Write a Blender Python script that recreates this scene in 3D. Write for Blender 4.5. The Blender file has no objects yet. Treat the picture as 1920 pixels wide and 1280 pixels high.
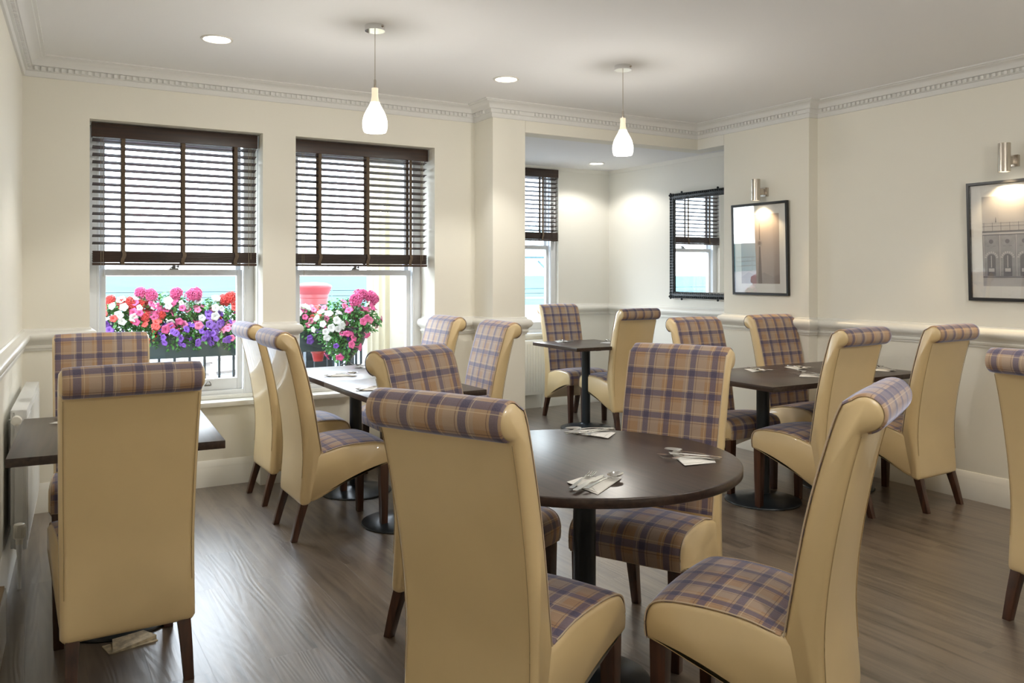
import bpy, bmesh, math, random
from math import sin, cos, pi, radians
from mathutils import Vector, Matrix
S = bpy.context.scene
C = S.collection
random.seed(7)

# ------------------------------------------------------------------ camera
YAW = radians(30.49)
cam_d = bpy.data.cameras.new('camera'); cam = bpy.data.objects.new('camera', cam_d); C.objects.link(cam)
cam_d.sensor_width = 36.0; cam_d.lens = 1552.0 / 1920 * 36
cam_d.shift_y = -(640 - 515) / 1920.0
cam_d.clip_start = .05; cam_d.clip_end = 5000
cam.location = (0, 0, 1.36); cam.rotation_euler = (radians(90), 0, -YAW)
S.camera = cam

# ------------------------------------------------------------------ view, sky
S.view_settings.view_transform = 'Standard'; S.view_settings.look = 'None'
S.view_settings.gamma = 1; S.view_settings.use_curve_mapping = False
S.view_settings.exposure = 1.15
W = bpy.data.worlds.new('sky'); S.world = W; W.use_nodes = True
nt = W.node_tree; nt.nodes.clear()
wo = nt.nodes.new('ShaderNodeOutputWorld'); bg = nt.nodes.new('ShaderNodeBackground')
tcw = nt.nodes.new('ShaderNodeTexCoord'); sx = nt.nodes.new('ShaderNodeSeparateXYZ'); rp = nt.nodes.new('ShaderNodeValToRGB')
nt.links.new(tcw.outputs['Generated'], sx.inputs[0]); nt.links.new(sx.outputs['Z'], rp.inputs[0])
rp.color_ramp.elements[0].position = 0.0; rp.color_ramp.elements[0].color = (.86, .95, 1, 1)
rp.color_ramp.elements[1].position = .5; rp.color_ramp.elements[1].color = (.80, .90, 1, 1)
nt.links.new(rp.outputs[0], bg.inputs[0]); bg.inputs[1].default_value = 4.9
nt.links.new(bg.outputs[0], wo.inputs[0])

WARM = (1.0, .955, .88)
def lamp(name, kind, loc, power, color=WARM, size=.1, rot=(0, 0, 0), spot=None, blend=.6, sy=None):
    d = bpy.data.lights.new(name, kind); o = bpy.data.objects.new(name, d); C.objects.link(o)
    o.location = loc; o.rotation_euler = rot; d.energy = power; d.color = color
    if kind == 'AREA':
        d.size = size
        if sy: d.shape = 'RECTANGLE'; d.size_y = sy
    else: d.shadow_soft_size = size
    if spot: d.spot_size = spot; d.spot_blend = blend
    return o
# daylight portals at the three windows
for (x0, x1, z0, z1, y) in ((.33, 1.34, .56, 2.27, 5.80), (1.55, 2.56, .56, 2.27, 5.80), (3.78, 4.79, .76, 2.44, 7.32)):
    o = lamp('window_daylight', 'AREA', ((x0 + x1) / 2, y, (z0 + z1) / 2), 1, (1, 1, 1), x1 - x0, (radians(-90), 0, 0), sy=z1 - z0)
    o.data.cycles.is_portal = True

# ------------------------------------------------------------------ node helpers
def new_mat(name):
    m = bpy.data.materials.new(name); m.use_nodes = True
    n = m.node_tree.nodes; return m, n, m.node_tree.links, n['Principled BSDF']
def mat(name, col, rough=.5, metal=0., noise=0., nscale=8., bump=0., bscale=60., spec=.5, coat=0., emit=None, sheen=0., trans=0.):
    m, n, l, b = new_mat(name)
    b.inputs['Base Color'].default_value = (*col, 1); b.inputs['Roughness'].default_value = rough
    b.inputs['Metallic'].default_value = metal; b.inputs['Specular IOR Level'].default_value = spec
    if coat: b.inputs['Coat Weight'].default_value = coat
    if sheen: b.inputs['Sheen Weight'].default_value = sheen; b.inputs['Sheen Roughness'].default_value = .5
    if trans: b.inputs['Transmission Weight'].default_value = trans
    if emit: b.inputs['Emission Color'].default_value = (*emit[0], 1); b.inputs['Emission Strength'].default_value = emit[1]
    tc = n.new('ShaderNodeTexCoord')
    if noise:
        t = n.new('ShaderNodeTexNoise'); t.inputs['Scale'].default_value = nscale; t.inputs['Detail'].default_value = 4
        l.new(tc.outputs['Object'], t.inputs['Vector'])
        r = n.new('ShaderNodeValToRGB'); l.new(t.outputs['Fac'], r.inputs[0])
        r.color_ramp.elements[0].position = .3; r.color_ramp.elements[1].position = .7
        r.color_ramp.elements[0].color = (*[c * (1 - noise) for c in col], 1)
        r.color_ramp.elements[1].color = (*[min(1, c * (1 + noise)) for c in col], 1)
        l.new(r.outputs[0], b.inputs['Base Color'])
    if bump:
        t = n.new('ShaderNodeTexNoise'); t.inputs['Scale'].default_value = bscale; t.inputs['Detail'].default_value = 3
        l.new(tc.outputs['Object'], t.inputs['Vector'])
        bp = n.new('ShaderNodeBump'); bp.inputs['Strength'].default_value = bump; bp.inputs['Distance'].default_value = .002
        l.new(t.outputs['Fac'], bp.inputs['Height']); l.new(bp.outputs[0], b.inputs['Normal'])
    return m
def math_n(n, l, op, a, b=None, c=None):
    k = n.new('ShaderNodeMath'); k.operation = op
    for i, v in enumerate((a, b, c)):
        if v is None: continue
        if isinstance(v, (int, float)): k.inputs[i].default_value = v
        else: l.new(v, k.inputs[i])
    return k.outputs[0]
def mixc(n, l, fac, a, b, mode='MIX'):
    k = n.new('ShaderNodeMixRGB'); k.blend_type = mode
    for i, v in enumerate((fac, a, b)):
        if isinstance(v, (int, float)): k.inputs[i].default_value = v
        elif isinstance(v, tuple): k.inputs[i].default_value = (*v, 1)
        else: l.new(v, k.inputs[i])
    return k.outputs[0]

def plaid_material():
    m, n, l, b = new_mat('plaid_wool')
    uv = n.new('ShaderNodeUVMap'); uv.uv_map = 'UVMap'
    s = n.new('ShaderNodeSeparateXYZ'); l.new(uv.outputs[0], s.inputs[0])
    P = .088
    def fr(c, off, per=P): return math_n(n, l, 'FRACT', math_n(n, l, 'DIVIDE', math_n(n, l, 'ADD', c, 10 * per + off), per))
    def band(c, off, w, per=P): return math_n(n, l, 'LESS_THAN', fr(c, off, per), w / per)
    U, V = s.outputs['X'], s.outputs['Y']
    noise = n.new('ShaderNodeTexNoise'); noise.inputs['Scale'].default_value = 260; l.new(uv.outputs[0], noise.inputs['Vector'])
    col = mixc(n, l, band(U, .044, P, 2 * P), (.43, .31, .225), (.44, .26, .13))
    col = mixc(n, l, math_n(n, l, 'MULTIPLY', band(V, .02, P, 2 * P), .45), col, (.50, .36, .25))
    for c in (U, V):
        col = mixc(n, l, math_n(n, l, 'MULTIPLY', band(c, 0., .023), .70), col, (.050, .046, .15))
    both = math_n(n, l, 'MULTIPLY', band(U, 0., .023), band(V, 0., .023))
    col = mixc(n, l, math_n(n, l, 'MULTIPLY', both, .55), col, (.03, .027, .09))
    for c in (U, V):
        col = mixc(n, l, math_n(n, l, 'MULTIPLY', band(c, -.030, .0022), .6), col, (.72, .58, .38))
        col = mixc(n, l, math_n(n, l, 'MULTIPLY', band(c, .009, .0022), .65), col, (.10, .03, .03))
    col = mixc(n, l, math_n(n, l, 'MULTIPLY', noise.outputs['Fac'], .22), col, (.55, .47, .42))
    l.new(col, b.inputs['Base Color']); b.inputs['Roughness'].default_value = .62
    b.inputs['Sheen Weight'].default_value = 1.; b.inputs['Sheen Roughness'].default_value = .3
    b.inputs['Sheen Tint'].default_value = (.66, .72, 1, 1)
    bp = n.new('ShaderNodeBump'); bp.inputs['Strength'].default_value = .25; bp.inputs['Distance'].default_value = .001
    l.new(noise.outputs['Fac'], bp.inputs['Height']); l.new(bp.outputs[0], b.inputs['Normal'])
    return m

def floor_material():
    m, n, l, b = new_mat('grey_brown_oak_boards')
    tc = n.new('ShaderNodeTexCoord'); mp = n.new('ShaderNodeMapping'); mp.inputs['Rotation'].default_value[2] = radians(90)
    l.new(tc.outputs['Object'], mp.inputs[0])
    br = n.new('ShaderNodeTexBrick'); l.new(mp.outputs[0], br.inputs[0])
    br.inputs['Scale'].default_value = 1; br.inputs['Brick Width'].default_value = 1.25; br.inputs['Row Height'].default_value = .185
    br.inputs['Mortar Size'].default_value = .0012; br.inputs['Mortar Smooth'].default_value = .6; br.offset = .37
    br.inputs['Color1'].default_value = (.0, .0, .0, 1); br.inputs['Color2'].default_value = (1, 1, 1, 1); br.inputs['Mortar'].default_value = (.5, .5, .5, 1)
    # long grain streaks
    m2 = n.new('ShaderNodeMapping'); m2.inputs['Scale'].default_value = (26, 1.1, 1); l.new(tc.outputs['Object'], m2.inputs[0])
    off = n.new('ShaderNodeVectorMath'); off.operation = 'MULTIPLY_ADD'; l.new(br.outputs['Color'], off.inputs[0]); off.inputs[1].default_value = (7, 13, 3); l.new(m2.outputs[0], off.inputs[2])
    n1 = n.new('ShaderNodeTexNoise'); n1.inputs['Scale'].default_value = 1; n1.inputs['Detail'].default_value = 6; n1.inputs['Distortion'].default_value = .5; l.new(off.outputs[0], n1.inputs['Vector'])
    # cathedral figure
    m3 = n.new('ShaderNodeMapping'); m3.inputs['Scale'].default_value = (5.5, .55, 1); l.new(tc.outputs['Object'], m3.inputs[0])
    of2 = n.new('ShaderNodeVectorMath'); of2.operation = 'MULTIPLY_ADD'; l.new(br.outputs['Color'], of2.inputs[0]); of2.inputs[1].default_value = (3, 5, 9); l.new(m3.outputs[0], of2.inputs[2])
    n2 = n.new('ShaderNodeTexNoise'); n2.inputs['Scale'].default_value = 1; n2.inputs['Detail'].default_value = 1.5; l.new(of2.outputs[0], n2.inputs['Vector'])
    rings = math_n(n, l, 'FRACT', math_n(n, l, 'MULTIPLY', n2.outputs['Fac'], 22))
    rings = math_n(n, l, 'PINGPONG', rings, .5)
    g = n.new('ShaderNodeValToRGB'); l.new(n1.outputs['Fac'], g.inputs[0])
    g.color_ramp.elements[0].position = .36; g.color_ramp.elements[0].color = (.027, .018, .012, 1)
    g.color_ramp.elements[1].position = .64; g.color_ramp.elements[1].color = (.155, .115, .082, 1)
    col = mixc(n, l, math_n(n, l, 'MULTIPLY', rings, .8), g.outputs[0], (.16, .125, .095))
    tone = math_n(n, l, 'MULTIPLY_ADD', br.outputs['Color'], .22, .0)
    col = mixc(n, l, tone, col, (.17, .13, .10))
    col = mixc(n, l, math_n(n, l, 'MULTIPLY', br.outputs['Fac'], .6), col, (.06, .045, .035))
    l.new(col, b.inputs['Base Color'])
    b.inputs['Roughness'].default_value = .33
    b.inputs['Specular IOR Level'].default_value = .9; b.inputs['Coat Weight'].default_value = .6; b.inputs['Coat Roughness'].default_value = .3
    bp = n.new('ShaderNodeBump'); bp.inputs['Strength'].default_value = .6; bp.inputs['Distance'].default_value = .002
    l.new(math_n(n, l, 'ADD', n1.outputs['Fac'], math_n(n, l, 'MULTIPLY', rings, .6)), bp.inputs['Height']); l.new(bp.outputs[0], b.inputs['Normal'])
    return m

def wood_material(name, c0, c1, rough=.4, sc=(3, 60, 60), coat=0.):
    m, n, l, b = new_mat(name)
    tc = n.new('ShaderNodeTexCoord'); mp = n.new('ShaderNodeMapping'); mp.inputs['Scale'].default_value = sc; l.new(tc.outputs['Object'], mp.inputs[0])
    t = n.new('ShaderNodeTexNoise'); t.inputs['Scale'].default_value = 1; t.inputs['Detail'].default_value = 5; l.new(mp.outputs[0], t.inputs['Vector'])
    r = n.new('ShaderNodeValToRGB'); l.new(t.outputs['Fac'], r.inputs[0])
    r.color_ramp.elements[0].position = .3; r.color_ramp.elements[1].position = .7
    r.color_ramp.elements[0].color = (*c0, 1); r.color_ramp.elements[1].color = (*c1, 1)
    l.new(r.outputs[0], b.inputs['Base Color']); b.inputs['Roughness'].default_value = rough
    b.inputs['Coat Weight'].default_value = coat
    return m

def glass_pane_material(f0=.035):
    m, n, l, b = new_mat('window_glass'); n.remove(b)
    t = n.new('ShaderNodeBsdfTransparent'); g = n.new('ShaderNodeBsdfGlossy'); g.inputs['Roughness'].default_value = .0
    ge = n.new('ShaderNodeNewGeometry'); dt = n.new('ShaderNodeVectorMath'); dt.operation = 'DOT_PRODUCT'; mx = n.new('ShaderNodeMixShader')
    l.new(ge.outputs['Incoming'], dt.inputs[0]); l.new(ge.outputs['Normal'], dt.inputs[1])
    c_ = math_n(n, l, 'SUBTRACT', 1.0, math_n(n, l, 'ABSOLUTE', dt.outputs['Value']))
    f_ = math_n(n, l, 'MULTIPLY_ADD', math_n(n, l, 'POWER', c_, 5.0), 1 - f0, f0)
    l.new(f_, mx.inputs[0]); l.new(t.outputs[0], mx.inputs[1]); l.new(g.outputs[0], mx.inputs[2])
    l.new(mx.outputs[0], n['Material Output'].inputs[0]); return m

M = dict(
    wall=mat('cream_wall_paint', (.88, .855, .765), .75, bump=.08, bscale=90, spec=.3),
    alcove=mat('pale_cream_wall_paint', (.87, .855, .79), .75, bump=.08, bscale=90, spec=.3),
    ceiling=mat('white_ceiling_paint', (.90, .90, .90), .9, bump=.05, bscale=60, spec=.2),
    trim=mat('white_gloss_woodwork', (.80, .79, .74), .35, bump=.03, bscale=40),
    cornice=mat('white_plaster', (.82, .82, .80), .75, bump=.05, bscale=60, spec=.3),
    sash=mat('white_sash_paint', (.80, .82, .84), .35),
    floor=floor_material(),
    vinyl=mat('cream_vinyl', (.74, .555, .285), .38, noise=.03, nscale=5, bump=.12, bscale=14, spec=1., coat=.5),
    plaid=plaid_material(),
    seam=mat('tan_stitching', (.42, .30, .15), .6),
    piping=mat('cream_piping', (.62, .5, .36), .6),
    leg=wood_material('mahogany_leg', (.03, .011, .006), (.085, .03, .014), .35, (40, 40, 4), .2),
    under=mat('black_under_cloth', (.012, .012, .014), .8),
    table=wood_material('wenge_laminate', (.022, .013, .010), (.062, .037, .027), .30, (60, 3, 60), .0),
    iron=mat('black_painted_iron', (.012, .017, .022), .32, bump=.1, bscale=120),
    blind=wood_material('dark_walnut_slat', (.018, .011, .009), (.055, .025, .014), .38, (3, 60, 60)),
    tape=mat('brown_ladder_tape', (.12, .085, .055), .8, noise=.2, nscale=90),
    cord=mat('beige_cord', (.32, .27, .18), .8),
    darkcord=mat('dark_cord', (.03, .025, .02), .6),
    steel=mat('brushed_steel', (.55, .50, .44), .25, 1.0, bump=.05, bscale=200),
    chrome=mat('polished_chrome', (.8, .8, .8), .08, 1.0),
    cutlery=mat('cutlery_steel', (.75, .74, .72), .16, 1.0),
    napkin=mat('white_paper_napkin', (.85, .83, .79), .9, bump=.2, bscale=150),
    blackwood=mat('black_frame_wood', (.012, .012, .013), .35),
    ornate=mat('black_carved_frame', (.008, .012, .016), .3, bump=.6, bscale=70),
    mirror=mat('mirror_silver', (.93, .94, .94), .01, 1.0),
    mount=mat('white_picture_mount', (.82, .81, .78), .7),
    picglass=glass_pane_material(.075),
    radiator=mat('white_radiator_enamel', (.80, .81, .80), .3),
    plastic=mat('white_plastic', (.82, .80, .72), .4),
    dark=mat('dark_plastic', (.02, .02, .02), .5),
    opal=mat('lit_opal_glass', (.9, .88, .8), .3, emit=((1, .93, .78), 3.2)),
    opalneck=mat('opal_glass_neck', (.80, .74, .60), .3, emit=((1, .85, .60), .28)),
    lens=mat('lit_downlight_lens', (.9, .9, .9), .4, emit=((1, .92, .76), 6.0)),
    bezel=mat('white_bezel', (.8, .78, .72), .4),
    glass=glass_pane_material(),
    metalhook=mat('aged_nickel', (.3, .3, .3), .3, 1.0),
)

# ------------------------------------------------------------------ mesh helpers
class MB:
    def __init__(s): s.v = []; s.f = []; s.uv = None
    def add(s, vs, fs):
        k = len(s.v); s.v += [tuple(v) for v in vs]; s.f += [tuple(i + k for i in f) for f in fs]; return s
    def box(s, x0, y0, z0, x1, y1, z1):
        return s.add([(x0, y0, z0), (x1, y0, z0), (x1, y1, z0), (x0, y1, z0), (x0, y0, z1), (x1, y0, z1), (x1, y1, z1), (x0, y1, z1)],
                     [(0, 3, 2, 1), (4, 5, 6, 7), (0, 1, 5, 4), (1, 2, 6, 5), (2, 3, 7, 6), (3, 0, 4, 7)])
    def taper(s, b, t):   # b,t = (x0,y0,x1,y1,z)
        return s.add([(b[0], b[1], b[4]), (b[2], b[1], b[4]), (b[2], b[3], b[4]), (b[0], b[3], b[4]),
                      (t[0], t[1], t[4]), (t[2], t[1], t[4]), (t[2], t[3], t[4]), (t[0], t[3], t[4])],
                     [(0, 3, 2, 1), (4, 5, 6, 7), (0, 1, 5, 4), (1, 2, 6, 5), (2, 3, 7, 6), (3, 0, 4, 7)])
    def lathe(s, prof, c=(0, 0, 0), n=32, axis='z', caps=True):
        vs = []; fs = []
        for r, z in prof:
            for i in range(n):
                a = 2 * pi * i / n; p = (r * cos(a), r * sin(a), z)
                if axis == 'y': p = (p[0], p[2], p[1])
                if axis == 'x': p = (p[2], p[0], p[1])
                vs.append((p[0] + c[0], p[1] + c[1], p[2] + c[2]))
        for k in range(len(prof) - 1):
            for i in range(n):
                j = (i + 1) % n; fs.append((k * n + i, k * n + j, (k + 1) * n + j, (k + 1) * n + i))
        if caps: fs.append(tuple(range(n - 1, -1, -1))); fs.append(tuple((len(prof) - 1) * n + i for i in range(n)))
        return s.add(vs, fs)
    def tube(s, pts, r, n=10):
        pts = [Vector(p) for p in pts]; vs = []; fs = []
        rr = r if isinstance(r, (list, tuple)) else [r] * len(pts)
        for k, p in enumerate(pts):
            d = (pts[min(k + 1, len(pts) - 1)] - pts[max(k - 1, 0)]).normalized()
            u = d.cross(Vector((0, 0, 1)));
            if u.length < .01: u = d.cross(Vector((1, 0, 0)))
            u.normalize(); w = d.cross(u)
            for i in range(n):
                a = 2 * pi * i / n; vs.append(p + rr[k] * (cos(a) * u + sin(a) * w))
        for k in range(len(pts) - 1):
            for i in range(n):
                j = (i + 1) % n; fs.append((k * n + i, k * n + j, (k + 1) * n + j, (k + 1) * n + i))
        fs.append(tuple(range(n - 1, -1, -1))); fs.append(tuple((len(pts) - 1) * n + i for i in range(n)))
        return s.add(vs, fs)
    def sweep(s, prof, path, closed=False, ends=True):
        """prof: (out, z) pairs; path: (x, y, nx, ny) with outward mitre vectors; prof 'out' runs along (nx, ny)."""
        vs = []; fs = []; m = len(prof)
        for (x, y, nx, ny) in path:
            for (o, z) in prof: vs.append((x + nx * o, y + ny * o, z))
        K = len(path)
        for k in range(K - 1 + (1 if closed else 0)):
            a = k * m; b = ((k + 1) % K) * m
            for i in range(m - 1): fs.append((a + i, b + i, b + i + 1, a + i + 1))
        if ends and not closed: fs.append(tuple(range(m))); fs.append(tuple((K - 1) * m + m - 1 - i for i in range(m)))
        return s.add(vs, fs)
    def ball(s, c, r, n=12, m=8, sc=(1, 1, 1)):
        vs = [(c[0], c[1], c[2] - r * sc[2])]; fs = []
        for k in range(1, m):
            t = -pi / 2 + pi * k / m
            for i in range(n):
                a = 2 * pi * i / n; vs.append((c[0] + r * sc[0] * cos(t) * cos(a), c[1] + r * sc[1] * cos(t) * sin(a), c[2] + r * sc[2] * sin(t)))
        vs.append((c[0], c[1], c[2] + r * sc[2])); N = len(vs) - 1
        for i in range(n): fs.append((0, 1 + (i + 1) % n, 1 + i)); fs.append((N, N - n + i, N - n + (i + 1) % n))
        for k in range(m - 2):
            for i in range(n):
                j = (i + 1) % n; a = 1 + k * n; fs.append((a + i, a + j, a + n + j, a + n + i))
        return s.add(vs, fs)
    def xf(s, mtx):
        s.v = [tuple(mtx @ Vector(v)) for v in s.v]; return s
    def build(s, name, m, parent=None, smooth=False, bevel=0, angle=35, seg=2):
        me = bpy.data.meshes.new(name); me.from_pydata(s.v, [], s.f); me.validate()
        bm = bmesh.new(); bm.from_mesh(me); bmesh.ops.recalc_face_normals(bm, faces=bm.faces)
        if bevel:
            es = [e for e in bm.edges if len(e.link_faces) == 2 and e.calc_face_angle(0) > radians(40)]
            bmesh.ops.bevel(bm, geom=es, offset=bevel, segments=seg, profile=.6, affect='EDGES', clamp_overlap=True)
        bm.to_mesh(me); bm.free()
        if smooth or bevel:
            for p in me.polygons: p.use_smooth = True
            me.set_sharp_from_angle(angle=radians(angle))
        if isinstance(m, (list, tuple)):
            for q in m: me.materials.append(q)
        else: me.materials.append(m)
        o = bpy.data.objects.new(name, me); C.objects.link(o)
        if parent: o.parent = parent
        return o

def tag(o, label, cat, group=None, kind=None):
    o['label'] = label; o['category'] = cat
    if group: o['group'] = group
    if kind: o['kind'] = kind
    return o
def thing(name, label, cat, loc=(0, 0, 0), rz=0, group=None):
    o = bpy.data.objects.new(name, None); C.objects.link(o); o.location = loc; o.rotation_euler = (0, 0, rz)
    o.empty_display_size = .1
    return tag(o, label, cat, group)
def struct(o, label=None):
    o['kind'] = 'structure'
    if label: o['label'] = label
    return o
def dup(root, loc, rz, label, group=None):
    def cp(o, p):
        c = o.copy(); C.objects.link(c); c.parent = p
        for ch in o.children: cp(ch, c)
        return c
    r = cp(root, None); r.location = loc; r.rotation_euler = (0, 0, rz); r['label'] = label
    if group: r['group'] = group
    return r

# ------------------------------------------------------------------ room dimensions
D = 5.46; R = 4.95; RB = 4.86; CE = 2.60; CB = 2.49; AY = 7.20; AX = 5.46; AC = 2.476; BACK = -2.6
def lx(y): return -.011 - .055 * (D - y)            # the left wall runs slightly splayed
MI = .05

# floor and ceilings
mb = MB(); mb.box(-.9, BACK, -.12, 5.75, AY + .35, 0); struct(mb.build('floor', M['floor']), 'grey brown oak effect board floor')
mb = MB(); mb.box(-.9, BACK, CE, 5.2, 5.25, CE + .2); mb.box(-.9, 5.25, CE, 3.168, 5.72, CE + .2); struct(mb.build('ceiling', M['ceiling']), 'flat off white ceiling of the main room')
mb = MB(); mb.box(2.9, 5.30, AC, 5.75, AY + .35, AC + .3)
mb.box(5.02, 4.887, AC, 5.75, 5.30, AC + .3)
struct(mb.build('ceiling_alcove', M['ceiling']), 'lower white ceiling of the alcove')

# window wall with two recesses
def wall_with_hole(name, m, x0, x1, y0, y1, z0, z1, holes, label):
    mb = MB(); xs = x0
    for (a, b, c, d) in holes:
        mb.box(xs, y0, z0, a, y1, z1)
        if c > z0: mb.box(a, y0, z0, b, y1, c)
        mb.box(a, y0, d, b, y1, z1); xs = b
    mb.box(xs, y0, z0, x1, y1, z1)
    return struct(mb.build(name, m), label)
HEAD = 2.28
wall_with_hole('wall_window', M['wall'], -.9, 2.894, D, 5.72, 0, CE + .05, [(.33, 1.335, 0, HEAD), (1.55, 2.564, 0, HEAD)], 'cream wall with the two recessed sash windows')
# outer skin and aprons under the windows
mb = MB(); mb.box(.33, 5.58, 0, 1.335, 5.84, .53); struct(mb.build('wall_apron', M['wall']), 'cream panel under the left window')
mb = MB(); mb.box(1.55, 5.58, 0, 2.564, 5.84, .53); struct(mb.build('wall_apron', M['wall']), 'cream panel under the middle window')
mb = MB()
for (a, b) in ((-.9, .30), (1.365, 1.52), (2.60, 3.168)): mb.box(a, 5.72, -.45, b, 5.84, 3.2)
mb.box(.30, 5.72, HEAD + .02, 1.365, 5.84, 3.2); mb.box(1.52, 5.72, HEAD + .02, 2.60, 5.84, 3.2)
struct(mb.build('wall_facade', mat('cream_render', (.72, .66, .50), .8, bump=.2)), 'outer face of the window wall')

# pier between window wall and alcove
mb = MB(); mb.box(2.894, 5.187, 0, 3.168, 5.72, CE + .05); struct(mb.build('wall_pier', M['wall'], bevel=.006), 'cream pier beside the alcove')
# alcove walls
mb = MB(); mb.box(2.95, 5.72, -.45, 3.168, 6.08, AC + .3); mb.box(2.95, 6.08, -.45, 3.168, 6.80, .80); mb.box(2.95, 6.08, 2.06, 3.168, 6.80, AC + .3); mb.box(2.95, 6.80, -.45, 3.168, AY + .14, AC + .3)
struct(mb.build('wall_alcove_left', M['alcove']), 'left wall of the alcove')
mb = MB(); mb.box(3.0, 6.08, .80, 3.04, 6.13, 2.06); mb.box(3.0, 6.75, .80, 3.04, 6.80, 2.06); mb.box(3.0, 6.13, .80, 3.04, 6.75, .87); mb.box(3.0, 6.13, 2.01, 3.04, 6.75, 2.06)
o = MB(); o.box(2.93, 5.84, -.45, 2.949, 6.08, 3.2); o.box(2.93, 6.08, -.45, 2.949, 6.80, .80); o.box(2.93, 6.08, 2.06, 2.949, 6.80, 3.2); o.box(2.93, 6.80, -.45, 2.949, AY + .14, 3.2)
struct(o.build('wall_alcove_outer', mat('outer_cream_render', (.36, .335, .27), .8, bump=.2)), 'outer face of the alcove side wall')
w4 = struct(mb.build('window_4', M['sash'], bevel=.003), 'side window of the alcove, seen only as a reflection')
MB().box(3.018, 6.12, .86, 3.022, 6.76, 2.02).build('pane', M['glass'], w4)
wall_with_hole('wall_alcove_back', M['alcove'], 3.168, 5.75, AY, AY + .14, -.0, AC + .02, [(3.78, 4.80, .74, AC)], 'pale alcove wall with the narrow visible window')
mb = MB(); mb.box(AX, 4.887, 0, 5.75, AY, AC + .02); struct(mb.build('wall_alcove_right', M['alcove']), 'pale alcove wall carrying the mirror')
# beam
mb = MB(); mb.box(3.168, 5.187, 2.405, 4.86, 5.34, CE + .05); struct(mb.build('trim_beam', M['wall'], bevel=.004), 'downstand beam over the alcove opening')
mb = MB(); mb.box(4.86, 4.887, 2.405, 5.02, 5.34, CE + .05); struct(mb.build('trim_bulkhead', M['alcove']), 'short bulkhead between beam and chimney breast')
# right wall and chimney breast
mb = MB(); mb.box(R, BACK, 0, 5.3, 4.887, CE + .05); struct(mb.build('wall_right', M['wall']), 'cream right wall')
mb = MB(); mb.box(RB, 4.045, 0, AX, 4.887, CE + .05); struct(mb.build('wall_chimney_breast', M['wall'], bevel=.006), 'cream chimney breast')
# left wall (splayed) and the wall behind the camera
mb = MB(); a, b = lx(BACK), lx(D + .01)
mb.add([(a, BACK, 0), (b, D + .01, 0), (b - .3, D + .01, 0), (a - .3, BACK, 0), (a, BACK, CE + .05), (b, D + .01, CE + .05), (b - .3, D + .01, CE + .05), (a - .3, BACK, CE + .05)],
       [(0, 1, 5, 4), (1, 2, 6, 5), (2, 3, 7, 6), (3, 0, 4, 7), (4, 5, 6, 7), (0, 3, 2, 1)])
struct(mb.build('wall_left', M['wall']), 'cream left wall')
mb = MB(); mb.box(-.9, BACK - .2, 0, 5.3, BACK, CE + .05); struct(mb.build('wall_rear', M['wall']), 'cream wall behind the viewer')

# ---- mouldings.  path entries: corner point + mitre vector
def mitre_path(pts):
    out = []; n = len(pts)
    def nrm(p, q):
        d = Vector((q[0] - p[0], q[1] - p[1])).normalized(); return Vector((d.y, -d.x))    # right-hand normal (room side)
    for i, p in enumerate(pts):
        if i == 0: v = nrm(pts[0], pts[1])
        elif i == n - 1: v = nrm(pts[-2], pts[-1])
        else:
            a = nrm(pts[i - 1], p); b = nrm(p, pts[i + 1]); v = (a + b); v = v / (v.dot(a))
        out.append((p[0], p[1], v.x, v.y))
    return out
corn = [(0, CB), (.012, CB), (.016, CB + .010), (.016, CB + .030), (.030, CB + .032), (.034, CB + .056), (.052, CB + .058), (.056, CB + .066),
        (.064, CB + .080), (.080, CB + .092), (.100, CB + .097), (.104, CB + .101), (.118, CB + .103), (.120, CB + .112), (0, CB + .112)]
main = [(lx(BACK), BACK), (lx(D), D), (2.894, D), (2.894, 5.187), (3.168, 5.187), (RB, 5.187), (RB, 4.045), (R, 4.045), (R, BACK)]
# the cornice steps back a little along the beam
cpath = [(lx(BACK), BACK), (lx(D), D), (2.894, D), (2.894, 5.187), (3.168, 5.187), (3.168, 5.30)]
def dentils(mb, p, q, step=.034):
    d = Vector((q[0] - p[0], q[1] - p[1])); L = d.length; d.normalize(); nn = Vector((d.y, -d.x))
    k = int((L - .1) / step)
    for i in range(k):
        c = Vector(p) + d * (.05 + step * (i + .5)); a = c - d * .008; b = c + d * .008
        z0, z1 = CB + .034, CB + .055; o0, o1 = .030, .046
        pts = [a + nn * o0, b + nn * o0, b + nn * o1, a + nn * o1]
        mb.add([(*v, z0) for v in pts] + [(*v, z1) for v in pts], [(0, 1, 2, 3), (4, 7, 6, 5), (0, 4, 5, 1), (1, 5, 6, 2), (2, 6, 7, 3), (3, 7, 4, 0)])
mb = MB(); mb.sweep(corn, mitre_path(main))
for i in range(len(main) - 1):
    if main[i][1] < 0 or main[i + 1][1] < 0:
        a, b = main[i], main[i + 1]
        lo, hi = (a, b) if a[1] < b[1] else (b, a); t = (0 - lo[1]) / (hi[1] - lo[1]); mid = (lo[0] + (hi[0] - lo[0]) * t, 0.)
        if a is lo: dentils(mb, mid, b)
        else: dentils(mb, a, mid)
    else: dentils(mb, main[i], main[i + 1])
struct(mb.build('trim_cornice', M['cornice'], smooth=True, angle=30), 'white dentilled plaster cornice')
acorn = [(0, AC - .035), (.010, AC - .035), (.014, AC - .02), (.03, AC - .006), (.034, AC + .001), (0, AC + .001)]
mb = MB(); mb.sweep(acorn, mitre_path([(3.168, 5.75), (3.168, AY), (AX, AY), (AX, 4.887)])); struct(mb.build('trim_alcove_cove', M['alcove'], smooth=True), 'small cove in the alcove')

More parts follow.
